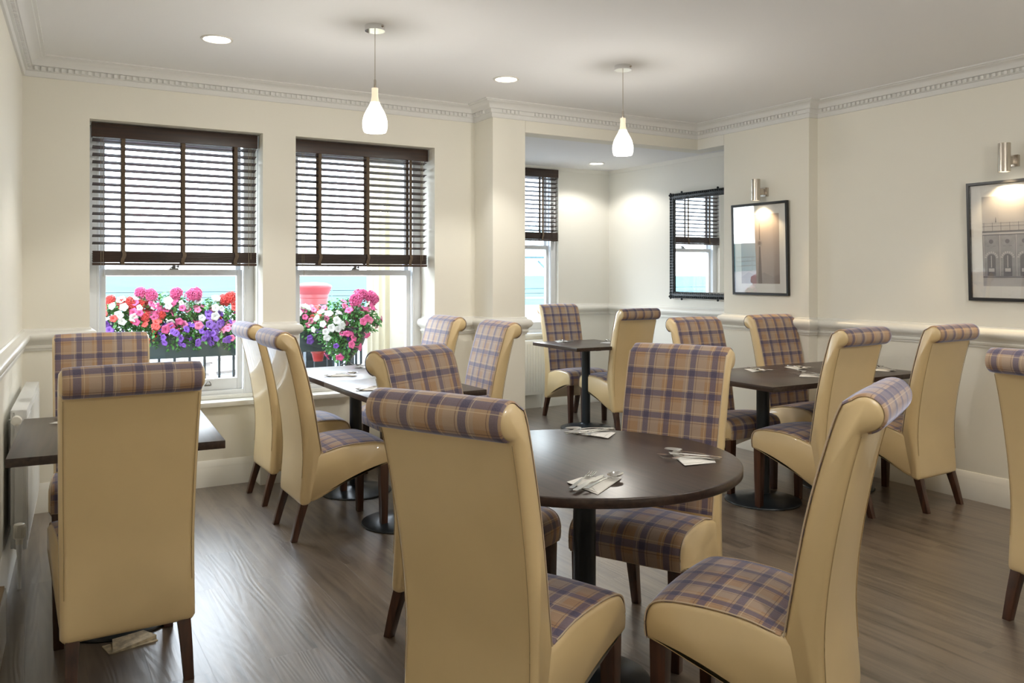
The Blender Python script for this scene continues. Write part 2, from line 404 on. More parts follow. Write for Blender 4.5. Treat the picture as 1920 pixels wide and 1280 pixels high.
dado = [(0, .925), (.008, .925), (.010, .938), (.016, .941), (.018, .952), (.012, .958), (.020, .972), (.034, .982), (.042, .998), (.042, 1.012), (.034, 1.028), (.020, 1.036), (.010, 1.040), (.006, 1.050), (0, 1.052)]
def run(name, prof, pts, m, label, sm=True):
    mb = MB(); mb.sweep(prof, mitre_path(pts)); return struct(mb.build(name, m, smooth=sm, angle=40), label)
run('trim_dado_left', dado, [(lx(BACK), BACK), (lx(D), D), (.33, D), (.33, 5.68)], M['trim'], 'moulded dado rail on the left wall')
run('trim_dado_window', dado, [(1.335, 5.68), (1.335, D), (1.55, D), (1.55, 5.68)], M['trim'], 'moulded dado rail between the windows')
run('trim_dado_pier', dado, [(2.564, 5.68), (2.564, D), (2.894, D), (2.894, 5.187), (3.168, 5.187), (3.168, 6.06)], M['trim'], 'moulded dado rail around the pier')
run('trim_dado_right', dado, [(4.82, AY), (AX, AY), (AX, 4.887), (RB, 4.887), (RB, 4.045), (R, 4.045), (R, BACK)], M['trim'], 'moulded dado rail on the right wall')
skirt = [(0, 0), (.022, 0), (.022, .118), (.018, .126), (.018, .134), (.013, .142), (.010, .156), (.004, .165), (0, .166)]
run('baseboard_left', skirt, [(lx(BACK), BACK), (lx(D), D), (.33, D), (.33, 5.58), (1.335, 5.58), (1.335, D), (1.55, D), (1.55, 5.58), (2.564, 5.58), (2.564, D), (2.894, D), (2.894, 5.187), (3.168, 5.187), (3.168, AY), (AX, AY)], M['trim'], 'tall white skirting board, window side')
run('baseboard_right', skirt, [(AX, AY), (AX, 4.887), (RB, 4.887), (RB, 4.045), (R, 4.045), (R, BACK)], M['trim'], 'tall white skirting board, right side')

# ------------------------------------------------------------------ sash windows
def make_window(idx, x0, x1, yf, zb, zt, hook=True, board=True):
    w = bpy.data.objects.new('window_%d' % idx, None); C.objects.link(w); w.location = ((x0 + x1) / 2, yf, zb); w['kind'] = 'structure'
    w['label'] = ['white sash window on the left behind the plaid chairs', 'white sash window in the middle with the red post box beyond', 'narrow visible sash window in the alcove'][idx - 1]
    hw = (x1 - x0) / 2; H = zt - zb; mid = 1.355 - zb if idx < 3 else 1.625 - zb
    f = MB()   # box frame: y from 0 (room face) to +.13
    for s in (-1, 1):
        a, b = sorted((s * hw, s * (hw - .055))); f.box(a, 0, 0, b, .13, H)
        a, b = sorted((s * (hw - .055), s * (hw - .068))); f.box(a, .0, 0, b, .022, H)
    f.box(-hw + .055, 0, H - .05, hw - .055, .13, H); f.box(-hw + .055, 0.005, 0, hw - .055, .14, .035)
    f.build('window_frame', M['sash'], w, bevel=.003)
    def sash(y, z0, z1, bot, top, nm):
        m = MB(); a = hw - .070; st = .036
        m.box(-a, y, z0, -a + st, y + .04, z1); m.box(a - st, y, z0, a, y + .04, z1)
        m.box(-a + st, y, z0, a - st, y + .04, z0 + bot); m.box(-a + st, y, z1 - top, a - st, y + .04, z1)
        o = m.build(nm, M['sash'], w, bevel=.004)
        g = MB(); g.box(-a + st - .004, y + .018, z0 + bot - .004, a - st + .004, y + .022, z1 - top + .004); g.build('pane', M['glass'], o)
        return o
    lo = sash(.03, .036, mid + .04, .075, .040, 'lower_sash'); up = sash(.075, mid, H - .05, .040, .045, 'upper_sash')
    if board:
        b = MB(); b.box(-hw - .0, -.15, -.052, hw + .0, .02, -.02); b.box(-hw, -.02, -.02, hw, .02, .006); b.build('window_board', M['trim'], w, bevel=.006)
    m = MB(); m.box(-.028, .02, mid + .04, .028, .06, mid + .048); m.lathe([(.012, 0), (.014, .006), (.008, .014), (.012, .02), (.004, .026)], (0, .035, mid + .047), 14); m.ball((.026, .032, mid + .058), .009, 10, 6)
    m.tube([(-.022, .03, mid + .05), (0, .026, mid + .062), (.026, .03, mid + .058)], .004)
    m.build('sash_latch', M['metalhook'], lo, smooth=True)
    if hook:
        for q in (-.21, .21):
            m = MB(); m.box(q - .022, .024, .066, q + .022, .031, .074)
            for k in (-1, 1): m.tube([(q + k * .015, .028, .07), (q + k * .017, .012, .078), (q + k * .010, .008, .092), (q + k * .004, .012, .098)], .0035, 8)
            m.build('sash_lift', M['metalhook'], lo, smooth=True)
    return w
make_window(1, .33, 1.335, 5.70, .56, HEAD)
make_window(2, 1.55, 2.564, 5.70, .56, HEAD)
make_window(3, 3.78, 4.80, 7.24, .76, AC - .005, hook=False, board=False)
mb = MB(); mb.box(3.74, AY - .035, .735, 4.84, AY + .06, .758); struct(mb.build('trim_alcove_board', M['trim'], bevel=.005), 'white window board in the alcove')

# ------------------------------------------------------------------ venetian blinds
def make_blind(label, x0, x1, y, ztop, zbot, tapes, cord_len=0, val=.085):
    t = thing('venetian_blind', label, 'blind', ((x0 + x1) / 2, y, ztop), 0, 'dark wooden slatted blinds')
    hw = (x1 - x0) / 2
    m = MB(); m.box(-hw, -.032, -val, hw, -.020, 0); m.box(-hw, -.022, -val, -hw + .008, .02, 0); m.box(hw - .008, -.022, -val, hw, .02, 0)
    m.build('valance', M['blind'], t, bevel=.003)
    m = MB(); m.box(-hw + .012, -.018, -.045, hw - .012, .022, -.002); m.build('headrail', M['blind'], t)
    stack = .088; sp = .0445; z = -val - .015; first = None
    end = zbot - ztop + stack
    zz = z
    while zz > end + .012:
        if first is None:
            m = MB(); n = 6; a = radians(-13)
            vs = []
            for i in range(n + 1):
                q = -.025 + .05 * i / n; c = .0025 * (1 - (q / .025) ** 2)
                for s in (-1, 1):
                    for dz in (-.0014, .0014): vs.append((s * (hw - .006), q * cos(a) - (c + dz) * sin(a), q * sin(a) + (c + dz) * cos(a)))
            fs = []
            for i in range(n):
                k = 4 * i; fs += [(k, k + 2, k + 6, k + 4), (k + 1, k + 5, k + 7, k + 3), (k, k + 4, k + 5, k + 1), (k + 2, k + 3, k + 7, k + 6)]
            fs += [(0, 1, 3, 2), (4 * n, 4 * n + 2, 4 * n + 3, 4 * n + 1)]
            m.add(vs, fs); first = m.build('slat', M['blind'], t); o = first
        else: o = first.copy(); C.objects.link(o)
        o.parent = t; o.location = (0, 0, zz); zz -= sp
    # gathered slats above the bottom rail, each a slat of its own
    ns = 15; g0 = end - .004
    m = MB(); m.box(-hw + .006, -.025, -.0021, hw - .006, .025, .0021); gs = m.build('slat', M['blind'], t, bevel=.0008)
    gs.location = (0, 0, g0)
    for i in range(1, ns):
        o = gs.copy(); C.objects.link(o); o.parent = t; o.location = ((i % 3 - 1) * .0012, (i % 2) * .0015, g0 - i * .0046)
    zr = g0 - ns * .0046
    m = MB(); m.box(-hw + .004, -.027, zbot - ztop, hw - .004, .027, zr - .0002); m.build('bottom_rail', M['blind'], t, bevel=.003)
    for u in tapes:
        m = MB()
        for yy in (-.0295, .0285):
            m.box(u - .011, yy, g0 + .004, u + .011, yy + .001, -val + .02 if yy < 0 else -.04)
            # slack tape bulging over the gathered slats
            K = 8
            for i in range(K):
                za = g0 + .004 - (g0 - (zbot - ztop)) * i / K; zb_ = g0 + .004 - (g0 - (zbot - ztop)) * (i + 1) / K
                ba = .008 * sin(pi * i / K); bb = .008 * sin(pi * (i + 1) / K); s = -1 if yy < 0 else 1
                sh0 = .006 * sin(2 * pi * i / K); sh1 = .006 * sin(2 * pi * (i + 1) / K)
                m.add([(u - .011 + sh0, yy + s * ba, za), (u + .011 + sh0, yy + s * ba, za), (u + .011 + sh1, yy + s * bb, zb_), (u - .011 + sh1, yy + s * bb, zb_),
                       (u - .011 + sh0, yy + s * ba + .001, za), (u + .011 + sh0, yy + s * ba + .001, za), (u + .011 + sh1, yy + s * bb + .001, zb_), (u - .011 + sh1, yy + s * bb + .001, zb_)],
                      [(0, 1, 2, 3), (4, 7, 6, 5), (0, 3, 7, 4), (1, 5, 6, 2)])
        m.build('ladder_tape', M['tape'], t)
    if cord_len:
        m = MB()
        for q, L in ((hw - .055, cord_len), (hw - .048, cord_len - .22)): m.tube([(q, -.034, -val), (q, -.036, -val - L * .5), (q + .002, -.037, -val - L)], .0012, 6)
        c = m.build('pull_cord', M['cord'], t)
        m = MB(); m.lathe([(.003, .02), (.006, .01), (.007, -.01), (.005, -.02)], (hw - .053, -.037, -val - cord_len - .01), 10)
        m.lathe([(.003, .02), (.006, .01), (.007, -.01), (.005, -.02)], (hw - .046, -.037, -val - cord_len + .21), 10); m.build('tassel', M['dark'], c, smooth=True)
        m = MB(); q = -hw + .045; m.tube([(q, -.034, -val), (q, -.036, -val - .9)], .0012, 6); m.tube([(q + .012, -.034, -val), (q + .012, -.036, -val - .9)], .0012, 6); m.build('tilt_cord', M['cord'], t)
    return t
BY = 5.575
make_blind('wooden venetian blind hanging in the left window', .345, 1.322, BY, 2.274, 1.418, (-.315, .03, .35), .0)
make_blind('wooden venetian blind hanging in the middle window above the post box', 1.565, 2.549, BY, 2.274, 1.418, (-.315, .03, .355), .0)
make_blind('narrow looking wooden venetian blind in the alcove window', 3.80, 4.785, AY + .005, 2.45, 1.71, (-.33, .0, .30), .0, .085)
# cord weights hanging down the right side of the left window
mb = MB(); t = thing('blind_cord', 'thin dark blind cord with toggles hanging at the right of the left window', 'cord', (1.316, 5.52, .98))
mb.tube([(0, 0, 1.2), (0, 0, 0), (0, 0, -.40)], .0016, 6); mb.build('cord', M['darkcord'], t)
for z in (-.02, -.19, -.42): MB().lathe([(.002, .03), (.0055, .02), (.006, -.015), (.003, -.02)], (0, 0, z), 10).build('toggle', M['dark'], t, smooth=True)
for (x, hwid) in ((.345, 0), (1.565, 0)):
    t = thing('blind_cord', 'pair of pale cords hanging from the blind at the left of the %s window' % ('left' if x < 1 else 'middle'), 'cord', (x + .05, 5.535, 1.40))
    MB().tube([(0, 0, .79), (0, 0, 0)], .0013, 6).build('cord', M['cord'], t); MB().tube([(.012, 0, .79), (.012, 0, -.05)], .0013, 6).build('cord', M['cord'], t)
for (x, w_) in ((1.322, 'left'), (2.549, 'middle')):
    t = thing('blind_cord', 'pale lift cord hanging from the blind at the right of the %s window' % w_, 'cord', (x - .06, 5.535, 1.40))
    MB().tube([(0, 0, .79), (0, 0, .0)], .0013, 6).build('cord', M['cord'], t); MB().tube([(.014, 0, .79), (.014, 0, .06)], .0013, 6).build('cord', M['cord'], t)

# ------------------------------------------------------------------ scroll-back chair
def catmull(pts, k=3):
    out = []; n = len(pts)
    for i in range(n - 1):
        p0 = pts[max(i - 1, 0)]; p1 = pts[i]; p2 = pts[i + 1]; p3 = pts[min(i + 2, n - 1)]
        for j in range(k):
            t = j / k
            out.append(tuple(.5 * ((2 * b) + (-a + c) * t + (2 * a - 5 * b + 4 * c - d) * t * t + (-a + 3 * b - 3 * c + d) * t ** 3) for a, b, c, d in zip(p0, p1, p2, p3)))
    out.append(pts[-1]); return out
def arc(cy, cz, r, a0, a1, n): return [(cy + r * cos(radians(a0 + (a1 - a0) * i / n)), cz + r * sin(radians(a0 + (a1 - a0) * i / n))) for i in range(n + 1)]
RC = (-.343, 1.024); RR_ = .047
b_low = catmull([(-.156, .400), (-.172, .32), (-.188, .25), (-.198, .205), (-.212, .186), (-.236, .180), (-.256, .188), (-.2595, .22), (-.2535, .30)], 3)[:-1]
b_rear = catmull([(-.2535, .30), (-.248, .385), (-.247, .46), (-.254, .56), (-.269, .67), (-.289, .78), (-.311, .88), (-.328, .945), (-.336, .974)], 3)
b_roll = arc(*RC, RR_, -100, -312, 18)
b_front = catmull([(-.289, 1.046), (-.2755, 1.016), (-.262, .975), (-.243, .91), (-.221, .83), (-.200, .74), (-.181, .64), (-.166, .55), (-.156, .49), (-.148, .438)], 3)
def bw(y, z): return .2005 + .008 * max(0, min(1, (z - .45) / .55))
s_top = catmull([(-.15, .440), (-.11, .450), (-.04, .466), (.06, .473), (.15, .470), (.195, .460), (.218, .440), (.2275, .41), (.228, .38), (.224, .352)], 3)
s_bot = catmull([(.224, .352), (.18, .340), (.10, .318), (.0, .281), (-.10, .234), (-.17, .201), (-.205, .196), (-.222, .215), (-.224, .30), (-.215, .40), (-.19, .432)], 3)
def sw(y, z): return .1985 + .0195 * max(0, min(1, (y + .2) / .4))
def offs(poly, d, closed=True):
    n = len(poly); out = []; A = sum(poly[i][0] * poly[(i + 1) % n][1] - poly[(i + 1) % n][0] * poly[i][1] for i in range(n)); sg = 1 if A > 0 else -1
    for i in range(n):
        a = Vector(poly[(i - 1) % n]) if (closed or i > 0) else Vector(poly[i]); b = Vector(poly[(i + 1) % n]) if (closed or i < n - 1) else Vector(poly[i])
        t = (b - a);
        if t.length < 1e-7: t = Vector((1, 0))
        t.normalize(); nn = Vector((t.y, -t.x)) * (sg if closed else 1); out.append((poly[i][0] + nn.x * d, poly[i][1] + nn.y * d))
    return out
def pillow(poly, wf, name, m, parent, crown=0):
    poly = [p for i, p in enumerate(poly) if (Vector(p) - Vector(poly[i - 1])).length > 1e-4]
    n = len(poly); mb = MB()
    sl = [(-1, .000, -.016), (-1, .0035, -.0065), (-1, .010, -.0015), (-1, .020, 0), (1, .020, 0), (1, .010, -.0015), (1, .0035, -.0065), (1, .000, -.016)]
    for (s, dx, ins) in sl:
        pp = offs(poly, ins)
        for i, (y, z) in enumerate(pp): mb.v.append((s * (wf(*poly[i]) - dx + (.004 if abs(ins) > .01 else 0)), y, z))
    for k in range(len(sl) - 1):
        for i in range(n):
            j = (i + 1) % n; mb.f.append((k * n + i, k * n + j, (k + 1) * n + j, (k + 1) * n + i))
    mb.f.append(tuple(range(n - 1, -1, -1))); mb.f.append(tuple((len(sl) - 1) * n + i for i in range(n)))
    return mb.build(name, m, parent, smooth=True, angle=48)
def cover(path, wf, name, m, parent, v0, crown=0., seed=0):
    """fabric strip lying 2 mm outside the path, with UVs in metres."""
    pp = offs(path, .0022, closed=False); n = len(pp)
    L = [v0]
    for i in range(1, n): L.append(L[-1] + (Vector(path[i]) - Vector(path[i - 1])).length)
    cols = [-1, -.985, -.9, -.6, -.3, 0, .3, .6, .9, .985, 1]
    vs = []; uv = []
    for i, (y, z) in enumerate(pp):
        a = Vector(pp[max(i - 1, 0)]); b = Vector(pp[min(i + 1, n - 1)]); t = (b - a).normalized(); nn = Vector((t.y, -t.x))
        w = wf(*path[i]) - .004
        e = min(1, min(i, n - 1 - i) / 5)
        for c in cols:
            lift = -.0055 if abs(c) == 1 else (-.001 if abs(c) > .95 else 0)
            lift += crown * e * (1 - c * c)
            vs.append((c * w, y + nn.x * lift, z + nn.y * lift)); uv.append((c * w, L[i]))
    K = len(cols); fs = []
    for i in range(n - 1):
        for k in range(K - 1): fs.append((i * K + k, i * K + k + 1, (i + 1) * K + k + 1, (i + 1) * K + k))
    me = bpy.data.meshes.new(name); me.from_pydata(vs, [], fs)
    ul = me.uv_layers.new(name='UVMap')
    for p in me.polygons:
        p.use_smooth = True
        for li in p.loop_indices: ul.data[li].uv = uv[me.loops[li].vertex_index]
    me.materials.append(m); o = bpy.data.objects.new(name, me); C.objects.link(o); o.parent = parent; return o
def make_chair(label, group):
    t = thing('dining_chair', label, 'chair', group=group)
    back_poly = b_low + b_rear + b_roll + b_front
    seat_poly = s_top + s_bot[1:]
    back = pillow(back_poly, bw, 'backrest', M['vinyl'], t)
    seat = pillow(seat_poly, sw, 'seat', M['vinyl'], t)
    cover(list(reversed(b_front)) [1:] + list(reversed(arc(*RC, RR_, -97, -312, 18))), bw, 'plaid_back_cover', M['plaid'], back, .01, .003)
    cover(list(reversed(s_top[1:])), sw, 'plaid_seat_cover', M['plaid'], seat, .03, .010)
    for (poly, wf, par) in ((b_front + [], bw, back), (s_top[2:-1], sw, seat)):
        for s in (-1, 1):
            pp = offs(poly, -.0005, closed=False)
            MB().tube([(s * (wf(*poly[i]) - .0045), pp[i][0], pp[i][1]) for i in range(len(pp))], .0021, 6).build('piping', M['piping'], par, smooth=True)
    for s in (-1, 1):
        pp = offs(b_rear, -.0002)
        MB().tube([(s * (bw(*b_rear[i]) - .0075), b_rear[i][0], b_rear[i][1]) for i in range(1, len(b_rear) - 1)], .0013, 6).build('stitched_seam', M['seam'], back, smooth=True)
    u = MB(); u.add([(-.18, .19, .345), (.18, .19, .345), (.18, -.20, .23), (-.18, -.20, .23), (-.18, .19, .36), (.18, .19, .36), (.18, -.20, .25), (-.18, -.20, .25)],
                    [(0, 1, 2, 3), (4, 7, 6, 5), (0, 4, 5, 1), (1, 5, 6, 2), (2, 6, 7, 3), (3, 7, 4, 0)])
    u.build('base_cloth', M['under'], seat)
    for s in (-1, 1):
        m = MB(); cx = s * .186; m.taper((cx - .017, .178, cx + .017, .212, 0), (cx - .024, .168, cx + .024, .216, .358)); m.build('leg', M['leg'], t, bevel=.002)
        m = MB(); cb = s * .176; ct = s * .168
        pts = [(0, cb, -.289, .0155), (.10, s * .173, -.262, .018), (.20, ct, -.232, .021), (.26, ct, -.215, .022)]
        vs = []
        for (z, x, y, h) in pts: vs += [(x - h, y - h, z), (x + h, y - h, z), (x + h, y + h, z), (x - h, y + h, z)]
        fs = [(0, 3, 2, 1), (12, 13, 14, 15)]
        for k in range(3):
            for i in range(4): j = (i + 1) % 4; fs.append((k * 4 + i, k * 4 + j, k * 4 + 4 + j, k * 4 + 4 + i))
        m.add(vs, fs); m.build('leg', M['leg'], t, bevel=.002)
    return t
g = radians
CH = [
 ('A', (.296, 3.245), 1, 'chair seen from behind, tall cream back filling the left foreground, at the radiator table', 'chairs at the table beside the radiator'),
 ('B', (.315, 4.20), 178, 'chair at the radiator table with its plaid back towards us, under the left window', 'chairs at the table beside the radiator'),
 ('C', (1.500, 5.117), -89, 'cream chair nearest the sill on the left side of the window table', 'chairs at the window table'),
 ('D', (1.470, 4.375), -90, 'cream chair on the near left side of the window table', 'chairs at the window table'),
 ('E', (2.20, 5.21), 89, 'chair with pale blue plaid back facing left, beside the middle window recess', 'chairs at the window table'),
 ('F', (2.212, 4.502), 86, 'chair with plaid back facing left in front of the pier', 'chairs at the window table'),
 ('G', (1.464, 2.732), -155, 'chair facing us at the round table, mostly hidden behind the largest chair', 'chairs around the round table'),
 ('H', (1.175, 1.961), -64, 'largest foreground chair in the centre, cream back towards us, at the round table', 'chairs around the round table'),
 ('I', (2.014, 2.414), 117, 'chair with full plaid back and seat towards us at the round table', 'chairs around the round table'),
 ('J', (1.776, 1.683), 26, 'right foreground chair at the round table showing its scroll end and plaid seat', 'chairs around the round table'),
 ('K', (4.496, 6.44), 178, 'alcove chair with its plaid back towards us beside the narrow window', 'chairs at the alcove table'),
 ('L', (4.509, 5.875), 1, 'alcove chair turned away from us with a cream back and plaid roll', 'chairs at the alcove table'),
 ('M', (3.922, 3.891), 180, 'chair with plaid back left on the far side of the long right table', 'chairs at the long right table'),
 ('N', (4.646, 3.882), 180, 'chair with plaid back in front of the chimney breast under the tower print', 'chairs at the long right table'),
 ('O', (3.883, 3.241), 5, 'cream backed chair left on the near side of the long right table', 'chairs at the long right table'),
 ('P', (4.596, 3.166), 3, 'cream backed chair nearest the wall on the near side of the long right table', 'chairs at the long right table'),
 ('Q', (3.618, 1.622), -95, 'chair cut off by the right edge of the view, standing alone', 'chairs at the right edge'),
]
proto = None
for (k, (x, y), a, lab, grp) in CH:
    if proto is None:
        proto = make_chair(lab, grp); proto.location = (x, y, 0); proto.rotation_euler = (0, 0, g(a))
    else: dup(proto, (x, y, 0), g(a), lab, grp)

# ------------------------------------------------------------------ tables
def pedestal(t, x, y):
    m = MB(); m.lathe([(.222, 0), (.225, .004), (.222, .010), (.19, .020), (.12, .030), (.07, .038), (.05, .046), (.045, .05)], (x, y, 0), 48); b = m.build('base_disc', M['iron'], t, smooth=True)
    m = MB(); m.lathe([(.038, .045), (.038, .700)], (x, y, 0), 28); m.build('column', M['iron'], t, smooth=True)
    m = MB(); m.box(x - .20, y - .025, .700, x + .20, y + .025, .7195); m.box(x - .025, y - .20, .700, x + .025, y + .20, .7195); m.build('top_bracket', M['iron'], t, bevel=.003)
def make_table(label, cx, cy, sx, sy, rz):
    t = thing('dining_table', label, 'table', (cx, cy, 0), rz, 'dark square pedestal tables')
    m = MB(); m.box(-sx / 2, -sy / 2, .72, sx / 2, sy / 2, .75); m.build('tabletop', M['table'], t, bevel=.0025)
    pedestal(t, 0, 0); return t
make_table('square dark table beside the left radiator, partly behind the tall foreground chair', .318, 3.618, .695, .86, g(-3.5))
make_table('dark window table nearer to us, one of the two pushed together', 1.795, 4.238, .65, .748, 0)
make_table('dark window table nearer the sill, one of the two pushed together', 1.795, 4.988, .65, .748, 0)
make_table('small dark table in the alcove', 4.295, 6.00, .67, .73, g(-2))
make_table('left half of the long dark table on the right, above the black disc foot', 3.838, 3.535, .676, .77, 0)
make_table('right half of the long dark table on the right, next to the wall', 4.516, 3.535, .676, .77, 0)
t = thing('round_table', 'round dark table in the foreground with three place settings', 'table', (1.613, 2.262, 0), 0)
m = MB(); m.lathe([(.500, .72), (.508, .7205), (.512, .724), (.512, .746), (.5095, .7492), (.506, .75)], (0, 0, 0), 128); m.build('tabletop', M['table'], t, smooth=True, angle=60)
pedestal(t, 0, 0)

# ------------------------------------------------------------------ place settings
def strip(pts, th=.0016):
    """pts: (y, halfwidth, z) ; a thin curved blade or handle"""
    m = MB(); vs = []; fs = []
    for (y, h, z) in pts: vs += [(-h, y, z), (h, y, z), (h, y, z + th), (-h, y, z + th)]
    for k in range(len(pts) - 1):
        a = 4 * k
        for i in range(4): j = (i + 1) % 4; fs.append((a + i, a + j, a + 4 + j, a + 4 + i))
    a = 4 * (len(pts) - 1); fs += [(0, 3, 2, 1), (a, a + 1, a + 2, a + 3)]
    return m.add(vs, fs)
def fork():
    m = strip([(-.095, .004, .001), (-.09, .0075, .001), (-.05, .0055, .004), (0, .003, .007), (.03, .003, .006), (.04, .008, .004), (.052, .0115, .002), (.060, .012, .0015)])
    for k in range(4):
        x = -.0102 + .0068 * k
        q = strip([(.058, .0018, .0015), (.075, .0016, .002), (.09, .0014, .004), (.099, .0008, .007)]); q.xf(Matrix.Translation((x, 0, 0))); m.add(q.v, q.f)
    return m
def knife():
    m = strip([(-.105, .006, .001), (-.10, .0085, .001), (-.04, .0075, .003), (0, .0055, .0035), (.012, .0062, .003)], .003)
    q = strip([(.01, .0062, .003), (.03, .0095, .002), (.08, .0095, .001), (.10, .006, .001), (.108, .001, .001)], .001); return m.add(q.v, q.f)
def spoon():
    m = strip([(-.095, .004, .001), (-.09, .0075, .001), (-.05, .0055, .004), (0, .003, .007), (.035, .003, .006), (.045, .006, .004)])
    # bowl: shallow dish
    n = 20; rings = 5; vs = []; fs = []
    for k in range(rings + 1):
        r = k / rings; zz = .001 + .0095 * r * r
        for i in range(n):
            a = 2 * pi * i / n; vs.append((.021 * r * sin(a), .072 - .032 * r * cos(a), zz))
    for k in range(rings):
        for i in range(n): j = (i + 1) % n; fs.append((k * n + i, k * n + j, (k + 1) * n + j, (k + 1) * n + i))
    top = [(x, y, z + .0014) for (x, y, z) in vs]; off = len(vs)
    fs2 = [tuple(i + off for i in reversed(f)) for f in fs]
    rim = [(rings * n + i, rings * n + (i + 1) % n, off + rings * n + (i + 1) % n, off + rings * n + i) for i in range(n)]
    m.add(vs + top, fs + fs2 + rim); return m
def napkin_mb():
    m = MB()
    # pocket folded triangle of three layers
    L = [((-.10, -.055), (.105, -.05), (.06, .062), (-.02, .075)), ((-.09, -.05), (.085, -.052), (.045, .05)), ((-.085, -.045), (.03, .058), (-.03, .066))]
    for k, poly in enumerate(L):
        z = .0008 + .0013 * k; n = len(poly); vs = [(x, y, z + (.002 if i % 2 else 0)) for i, (x, y) in enumerate(poly)] + [(x, y, z + .0011 + (.002 if i % 2 else 0)) for i, (x, y) in enumerate(poly)]
        m.add(vs, [tuple(range(n - 1, -1, -1)), tuple(range(n, 2 * n))] + [(i, (i + 1) % n, n + (i + 1) % n, n + i) for i in range(n)])
    return m
protos = {}
def place(kind, loc, rz, label, group, z=.75):
    if kind not in protos:
        mk = dict(fork=fork, knife=knife, spoon=spoon, napkin=napkin_mb)[kind]()
        o = mk.build(kind if kind != 'napkin' else 'paper_napkin', M['napkin'] if kind == 'napkin' else M['cutlery'], smooth=kind != 'napkin', angle=50); protos[kind] = o
    else: o = protos[kind].copy(); C.objects.link(o)
    o.location = (loc[0], loc[1], z); o.rotation_euler = (0, 0, rz)
    tag(o, label, {'napkin': 'napkin'}.get(kind, kind), group); return o
def setting(x, y, a, where, style=0, kinds=('fork', 'knife', 'spoon')):
    """cutlery lies on a folded napkin; a is the direction the tines point to"""
    def P(dx, dy): return (x + cos(a) * dx - sin(a) * dy, y + sin(a) * dx + cos(a) * dy)
    place('napkin', P(0, 0), a + (radians(200) if style else radians(90)), 'white paper napkin under cutlery ' + where, 'napkins on the tables')
    zz = .7560
    offs_ = {0: {'fork': (-.034, .0, .06), 'knife': (-.006, -.014, .0), 'spoon': (.030, .0, -.16)}, 1: {'fork': (-.02, .005, .45), 'knife': (.0, .012, -.1), 'spoon': (.022, -.004, -.25)}}[style]
    for k in kinds:
        dx, dy, da = offs_[k]
        place(k, P(dx, dy), a + da, 'steel %s lying on the napkin ' % k + where, 'cutlery on the tables', zz + (.004 if k == 'spoon' else 0))
A0 = -YAW
setting(1.425, 1.955, A0 - g(28), 'nearest us at the left of the round table', 0)
setting(1.885, 2.585, A0 + g(118), 'on the far side of the round table', 1)
setting(1.905, 2.060, A0 + g(72), 'on the right of the round table', 1)
setting(1.640, 4.840, -g(90), 'on the window table nearer the sill', 1)
setting(1.600, 4.180, -g(92), 'on the window table at the chair nearer us', 1)
setting(1.960, 5.16, g(90), 'far right on the window table at the sill', 1)
setting(.20, 3.900, g(20), 'on the table beside the radiator', 1)
setting(4.220, 6.270, g(170), 'left on the alcove table', 1)
setting(4.52, 5.95, g(10), 'right on the alcove table', 1)
setting(4.020, 3.760, g(165), 'at the far left seat of the long right table', 1)
setting(4.350, 3.720, g(175), 'far middle of the long right table', 1)
setting(4.090, 3.400, g(15), 'behind the near left chair of the long right table', 1)
setting(4.735, 3.360, g(-10), 'nearest the wall on the long right table', 1)

# crumpled napkin wedged under the disc of the radiator-side table
m = MB(); m.box(-.08, -.045, .0, .09, .04, .003); m.add([(-.07, -.05, .003), (.09, -.03, .004), (.07, .05, .012), (-.04, .055, .009), (-.07, -.05, .006), (.09, -.03, .018), (.07, .05, .016), (-.04, .055, .012)], [(0, 1, 2, 3), (4, 7, 6, 5), (0, 4, 5, 1), (1, 5, 6, 2), (2, 6, 7, 3), (3, 7, 4, 0)])
o = m.build('paper_wedge', mat('printed_napkin', (.62, .54, .40), .8, noise=.35, nscale=40)); o.location = (.33, 3.345, .0); o.rotation_euler = (0, 0, g(12))
tag(o, 'folded beige paper wedged on the floor at the foot of the radiator table', 'paper')

# ------------------------------------------------------------------ lamps
def pendant(x, y, label, power=6.5):
    t = thing('pendant_lamp', label, 'lamp', (x, y, CE), 0, 'teardrop pendant lamps')
    MB().lathe([(.050, -.028), (.050, -.002), (.0485, 0)], (0, 0, 0), 40).build('ceiling_rose', M['chrome'], t, smooth=True, angle=40)
    MB().lathe([(.003, 0), (.007, .004), (.0045, .010)], (.022, -.045, -.016), 10).build('screw', M['steel'], t, smooth=True)
    MB().tube([(0, 0, -.028), (0, 0, -.285)], .0022, 8).build('cord', M['steel'], t, smooth=True)
    MB().lathe([(.0045, -.315), (.006, -.312), (.006, -.275), (.004, -.268)], (0, 0, 0), 14).build('cord_grip', M['steel'], t, smooth=True, angle=40)
    pr_ = catmull([(.0165, -.312), (.0158, -.335), (.0175, -.362), (.026, -.392), (.040, -.418), (.053, -.445), (.0610, -.478), (.0615, -.500), (.058, -.520), (.053, -.531)], 3)
    nk = [p for p in pr_ if p[1] > -.385]; bd = [p for p in pr_ if p[1] <= -.375]
    b = MB().lathe([(0.001, -.533)] + list(reversed(bd)), (0, 0, 0), 40, caps=False).build('lamp_shade', M['opal'], t, smooth=True, angle=60)
    MB().lathe(nk + [(.0, -.3875)][:0], (0, 0, 0), 32, caps=False).build('shade_neck', M['opalneck'], b, smooth=True, angle=70)
    lamp('pendant_light', 'POINT', (x, y, CE - .60), power, size=.06)
pendant(1.503, 3.897, 'teardrop pendant lamp hanging in front of the middle window')
pendant(3.058, 3.897, 'teardrop pendant lamp hanging in front of the alcove beam')
pendant(1.503, .55, 'added fill pendant out of view above the viewer, on the window side', 9)  # this pendant and the next are added out of view to lift walls and ceiling
pendant(3.058, .55, 'added fill pendant out of view above the viewer, on the picture side', 13)
